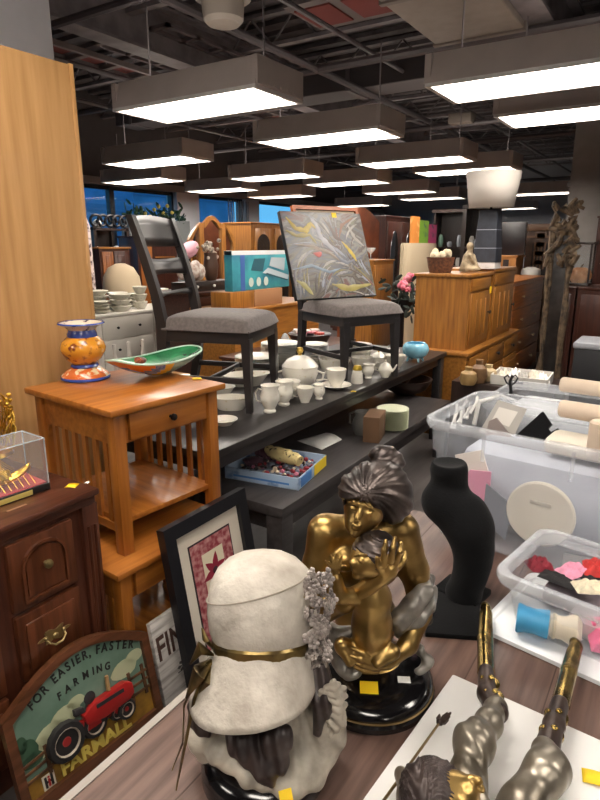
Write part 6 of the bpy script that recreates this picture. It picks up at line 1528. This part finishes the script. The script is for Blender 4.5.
mb = MB(); mb.prism([(.3*w, .5*h), (.5*w, .46*h), (.55*w, .8*h), (.36*w, .8*h)], 0, .003, Mw); mb.prism([(.56*w, .38*h), (.96*w, .17*h), (.97*w, .2*h), (.57*w, .42*h)], .003, .004, Mw); mb.build('printed_handle', mat('picture_dark', '#2b5a66', .5), t, smooth=False)
# glass jar by the second chair
q = atx(285, 336, -2.75); t = thing('glass_jar', 'clear lidded glass jar between the two chairs, behind the china', 'jar', (-2.85, q.y, .4))
t.location = (-2.85, atx(285, 330, -2.85).y, .7005)
mb = MB(); mb.lathe([(.05, 0), (.07, .04), (.07, .09), (.05, .11), (.035, .13), (.02, .16), (.001, .17)], seg=20); mb.build('jar', mat('jar_glass', '#a9aeb0', .08, alpha=.5), t)
t, W, h, D = carcass('low_cabinet', 'low reddish cabinet behind the long dark table between the chairs', 'cabinet', -3.2, -2.72, 3.75, 5.2, 0, .70, m_mahy, plinth=False)
front(t, 'door', .05, W/2-.02, .08, h-.08, m_mah); front(t, 'door', W/2+.02, W-.05, .08, h-.08, m_mah)
t = thing('colourful_basket', 'dark basket with red and white packets under the second chair on the low reddish cabinet', 'basket', (-2.95, 4.75, .7005))
mb = MB(); mb.lathe([(.16, 0), (.2, .07), (.21, .09), (.19, .09), (.001, .03)], seg=22); mb.build('basket', m_dkw, t)
mb = MB(); rnd = random.Random(8)
for k in range(12): mb.mi = k % 3; mb.box((rnd.uniform(-.12, .12), rnd.uniform(-.12, .12), .09+rnd.uniform(0, .03)), (.08, .06, .02), .004, rz=rnd.uniform(0, 3))
mb.build('packet', [mat('packet_red', '#a83c34', .5), mat('packet_white', '#cfc5bc', .5), mat('packet_pink', '#c27a84', .5)], t)
# ---- middle distance right of the painting
xa = -4.6
y0, y1, z0, z1 = pbox(384, 409, 215, 278, xa)
t, W, h, D = carcass('armoire', 'dark armoire with two oval mirrors right of the abstract painting', 'armoire', xa-1.1, xa, y0, y1+.25, 0, z1, m_mah)
for k in range(2):
    d = front(t, 'door', W*(.04+.48*k), W*(.48+.48*k), .15, h-.1, m_mah, panel=False); cc = W*(.26+.48*k)
    mb = MB(); mb.prism([(cc+W*.12*math.cos(x_), h*.66+h*.22*math.sin(x_)) for x_ in [2*PI*i/28 for i in range(28)]], .014, .022, Mw); mb.build('oval_mirror', m_mirror, d, smooth=False)
xs = -3.9
y0, y1, z0, z1 = pbox(372, 392, 260, 300, xs)
t, W, h, D = carcass('nightstand', 'small honey oak cabinet in front of the dark armoire', 'cabinet', xs-.5, xs, y0, y1, 0, z1, m_ho); front(t, 'door', .04, W-.04, .08, h-.08, m_ho, [(W*.3, h*.8)])
mb = MB(); mb.lathe([(.05, 0), (.045, .006), (.008, .012), (.008, .08), (.05, .12), (.08, .17)], seg=18, cap1=False); o = mb.build('goblet', mat('smoky_glass', '#bfc2c4', .1, alpha=.6), solid=.003); o.location = (xs-.22, (y0+y1)/2, z1+.0006); tag(o, 'pale goblet on the small honey oak cabinet', 'goblet')
a = atx(342, 211, -4.5); b = atx(380, 207, -4.5)
t = thing('headboard', 'orange brown arched headboard standing behind the painting', 'headboard', (-4.5, a.y, 0)); w = b.y-a.y
n = 16; pl = [(0, 0), (w, 0)]+[(w-w*i/n, a.z-.12+.2*math.sin(PI*i/n)) for i in range(n+1)]
mb = MB(); mb.prism(pl, -.05, 0, Mw); mb.build('panel', mat('headboard_wood', '#8a4a2a', .4, color2='#6a3319', vscale=4), t, smooth=False)
xk = -3.2
y0, y1, z0, z1 = pbox(410, 440, 243, 285, xk)
t = thing('skirted_table', 'small table under a cream pleated cloth left of the oak wall cabinet', 'table', (xk-.13, (y0+y1)/2, 0)); w = (y1-y0)/2
mb = MB(); mb.lathe([(1, 0), (.98, z1-.03), (.96, z1), (.001, z1)], seg=72, sx=.14, sy=w, wob=lambda a, z: 1+(.02*math.sin(24*a) if z < z1-.02 else 0)); mb.build('cloth', mat('cream_cloth', '#b3a48a', .85), t)
for k, (px0, px1, py0, py1, c1, c2, lab) in enumerate(((411, 419, 216, 240, '#c8803a', '#e0b070', 'small orange canvas on the cream skirted table, leftmost of three'), (418, 428, 220, 242, '#6f9a2f', '#3a5a5a', 'small green canvas on the cream skirted table, middle one of three'), (426, 436, 224, 243, '#b03a70', '#2a4a50', 'small magenta canvas on the cream skirted table, rightmost of three'))):
    y0_, y1_, z0_, z1_ = pbox(px0, px1, py0, py1, xk-.1-.03*k)
    mb = MB(); mb.bx(-.025, 0, 0, y1_-y0_, 0, z1_-z1); o = mb.build('small_canvas', marble_mix('canvas_%d' % k, [c2, c1, c1, c2], 5, 1), smooth=False); o.location = (xk-.1-.03*k, y0_, z1+.0008); tag(o, lab, 'painting')
# flowers in a dark stand by the second chair
q = atx(405, 330, -2.75); t = thing('flower_stand', 'dark plant stand with pink flowers between the second chair and the oak cabinet', 'plant', (-2.95, atx(402, 320, -2.95).y, 0))
mb = MB(); mb.cyl((0, 0, 0), (0, 0, .8), .03, seg=8); mb.lathe([(.2, 0), (.18, .03), (.03, .05)], seg=18); mb.lathe([(.08, .8), (.14, .9), (.15, .95), (.001, .93)], seg=18); mb.build('stand', m_dkk, t)
mb = MB(); rnd = random.Random(21)
for k in range(70):
    q_ = Euler((rnd.uniform(0, 6), rnd.uniform(0, 6), 0)).to_matrix(); mb.ell((rnd.gauss(0, .1), rnd.gauss(0, .13), 1.0+rnd.gauss(-.05, .14)), (.06, .025, .006), seg=6, rot=q_)
mb.build('leaf', mat('dark_leaf', '#26302a', .6), t)
for (dy, dz, r) in ((-.14, 1.12, .07), (.05, 1.2, .075), (-.02, 1.05, .05), (.15, 1.07, .05)):
    mb = MB()
    for k in range(9): mb.ell((.05+r*.5*rnd.uniform(-1, 1), dy+r*.6*rnd.uniform(-1, 1), dz+r*.6*rnd.uniform(-1, 1)), r*.5, seg=7)
    mb.build('flower', mat('rose_pink', '#c8405f', .7, color2='#d98a98', vscale=12), t)
# dark shelving far behind, right of centre
for k, (px0, px1, py0, y_, lab) in enumerate(((432, 462, 210, 12.0, 'dark bookcase far back left of the white lamp shade'), (462, 484, 205, 11.0, 'dark bookcase directly behind the plaid lamp base'), (484, 500, 222, 13.0, 'dark bookcase far back right of the plaid lamp base'))):
    a = aty(px0, 250, y_); b = aty(px1, 250, y_); zt = aty(px0, py0, y_).z
    t = thing('bookcase', lab, 'bookcase', (a.x, y_, 0), 0, 'dark bookcases far back'); w = b.x-a.x
    mb = MB(); mb.bx(0, w, .36, .4, 0, zt); mb.bx(0, .04, 0, .4, 0, zt); mb.bx(w-.04, w, 0, .4, 0, zt); mb.bx(0, w, 0, .4, 0, .1); mb.bx(-.03, w+.03, -.03, .4, zt-.06, zt); mb.build('case', m_dkw, t, smooth=False)
    for j in range(4): mb = MB(); z_ = .4+j*.38; mb.bx(.04, w-.04, 0, .36, z_, z_+.03); mb.build('shelf', m_dkw, t, smooth=False)
    rnd = random.Random(30+k)
    for j in range(3):
        for i in (0, 2, 4):
            z_ = .4+(j+1)*.38+.0308; c1 = rnd.choice(('#cfc9c0', '#8b8f96', '#a33f4a', '#b9a27a', '#5d7a6a', '#d8b7b0'))
            if z_ > zt-.3: continue
            mb = MB(); hh = rnd.uniform(.1, .24); mb.lathe([(.04, 0), (.055, hh*.3), (.05, hh*.7), (.03, hh), (.001, hh)], seg=10)
            o = mb.build('ornament', mat('ornament_'+c1[1:], c1, .5)); o.location = (a.x+.12+(w-.24)*i/4, y_+.15, z_)
            tag(o, '%s ornament on %s shelf of the %s bookcase, %s' % (('pale', 'grey', 'red', 'tan', 'green', 'pinkish')[('#cfc9c0', '#8b8f96', '#a33f4a', '#b9a27a', '#5d7a6a', '#d8b7b0').index(c1)], ('second lowest', 'middle', 'top')[j], ('left dark', 'middle dark', 'right dark')[k], ('leftmost', 'second from left', 'at the centre', 'second from right', 'rightmost')[i]), 'ornament', 'ornaments on the dark bookcases')
# ---- left back by the windows
xe = -7.4
y0, y1, z0, z1 = pbox(97, 132, 216, 275, xe)
t = thing('etagere', 'tall dark etagere with a scrolled crest and glass shelves at the left window', 'shelf', (xe, y0, 0)); w = y1-y0
mb = MB()
for y in (0, w-.05): mb.bx(-.4, -.35, y, y+.05, 0, z1-.15); mb.bx(-.05, 0, y, y+.05, 0, z1-.15)
mb.bx(-.4, -.38, 0, w, 0, z1-.15); mb.build('frame', m_dkw, t, smooth=False)
for j in range(5): mb = MB(); z_ = .3+j*(z1-.5)/4; mb.bx(-.4, 0, 0, w, z_, z_+.03); mb.build('shelf', m_dkw, t, smooth=False)
mb = MB()
for k in range(5):
    c_ = w*(k+.5)/5; mb.tube([(-.02, c_+.13*math.cos(a_)*(1-a_/9), z1+.12*math.sin(a_)*(1-a_/9)-.08) for a_ in [i*.5 for i in range(15)]], .02, 6)
mb.build('scroll_crest', m_dkk, t)
for k, (fy, jj) in enumerate(((.2, 3), (.45, 2), (.65, 2), (.3, 4), (.8, 3))):
    z_ = .3+jj*(z1-.5)/4+.0305; mb = MB(); mb.lathe([(.05, 0), (.08, .05), (.06, .1), (.02, .13), (.001, .13)], seg=12); o = mb.build('china_figure', m_porw); o.location = (xe-.15, y0+w*fy, z_); tag(o, 'small white china piece on the etagere, %s' % ('left on the fourth shelf', 'centre left on the third shelf', 'centre right on the third shelf', 'on the top shelf', 'right on the fourth shelf')[k], 'china', 'white china on the etagere')
xg = -6.6
y0, y1, z0, z1 = pbox(101, 131, 247, 275, xg)
t, W, h, D = carcass('oak_desk', 'orange brown desk in front of the dark etagere', 'desk', xg-.5, xg, y0, y1, 0, z1, m_mahy, plinth=False, mt=m_hoy)
front(t, 'door', .04, W*.42, .1, h-.06, wood('orange_oak', '#9a5a26', '#743d15', 'z', .4)); front(t, 'door', W*.46, W-.04, .1, h-.06, m_mah)
q = atx(90, 262, -6.0); t = thing('floral_lampshade', 'tall floral fabric column beside the oak cabinet edge at the left window', 'fabric column', (-6.17, q.y, 0))
zt = atx(90, 217, -6.0).z
mb = MB(); mb.lathe([(.13, .9), (.15, 1.0), (.14, zt-.1), (.11, zt), (.001, zt)], seg=24); mb.build('column', mat('floral_print', '#cbb9b4', .8, color2='#5d4848', vscale=16, ramp=(.4, .5)), t)
mb = MB(); mb.lathe([(.2, 0), (.18, .04), (.04, .08), (.04, .85), (.13, .9)], seg=18); mb.build('stand', m_dkk, t)
xh = -6.9
y0, y1, z0, z1 = pbox(139, 178, 236, 275, xh)
t, W, h, D = carcass('bookcase', 'open brown bookcase seen through the ladder back chair', 'bookcase', xh-.4, xh, y0, y1, 0, z1, m_mah, plinth=False)
mb = MB(); mb.bx(0, .004, .05, W*.35, .1, h-.06); mb.build('orange_door', mat('orange_door', '#a8652a', .4), t, smooth=False)
mb = MB()
for j in range(3): mb.bx(0, .006, W*.42, W-.05, h-.12-.2*j, h-.1-.2*j)
mb.build('shelf_edge', m_hoy, t, smooth=False)
q = atx(152, 208, -8.2); t = thing('potted_plant', 'leafy green plant with yellow blooms on the window ledge behind the chair', 'plant', (-8.25, q.y, 0)); zt = q.z
mb = MB(); mb.bx(-.1, .1, -.6, .9, 0, zt-.2); mb.build('ledge_box', mat('planter_grey', '#6c6f70', .7), t, smooth=False)
mb = MB()
for k in range(80):
    q_ = Euler((rnd.uniform(0, 6), rnd.uniform(0, 6), 0)).to_matrix(); mb.ell((rnd.uniform(-.06, .1), rnd.uniform(-.6, .9), zt-.12+rnd.gauss(0, .07)), (.09, .03, .008), seg=6, rot=q_)
mb.build('leaf', m_leaf, t)
for k in range(7):
    mb = MB(); mb.ell((.08, -.2+.11*k, zt-.05+rnd.gauss(0, .05)), .035, seg=7); mb.build('bloom', mat('bloom_yellow', '#b3a24a', .7), t)
# rows of dark furniture filling the shop floor far back, between the columns
for k, (px, y_, w_, h_, m_, lab) in enumerate(((306, 12.0, 1.1, 1.3, m_mah, 'mahogany cabinet in the far back, left of the armoire'), (350, 13.2, 1.4, 1.5, m_dkw, 'dark cabinet in the far back behind the headboard'), (412, 16.6, 1.6, 1.2, m_mah, 'mahogany cabinet in the far back right of the armoire'), (462, 15.4, 1.4, 1.5, m_dkw, 'dark cabinet in the far back behind the left bookcase'))):
    q = aty(px, 240, y_); t, W, h, D = carcass('far_cabinet', lab, 'cabinet', q.x-w_/2, q.x+w_/2, y_, y_+.5, 0, h_, m_, 'cabinets in the far back', plinth=False)
    mb = MB(); mb.bx(-D+.06, -D/2-.02, -.015, 0, .1, h-.1); mb.build('door', m_, t, smooth=False); mb = MB(); mb.bx(-D/2+.02, -.06, -.015, 0, .1, h-.1); mb.build('door', m_, t, smooth=False)
bpy.context.view_layer.update()
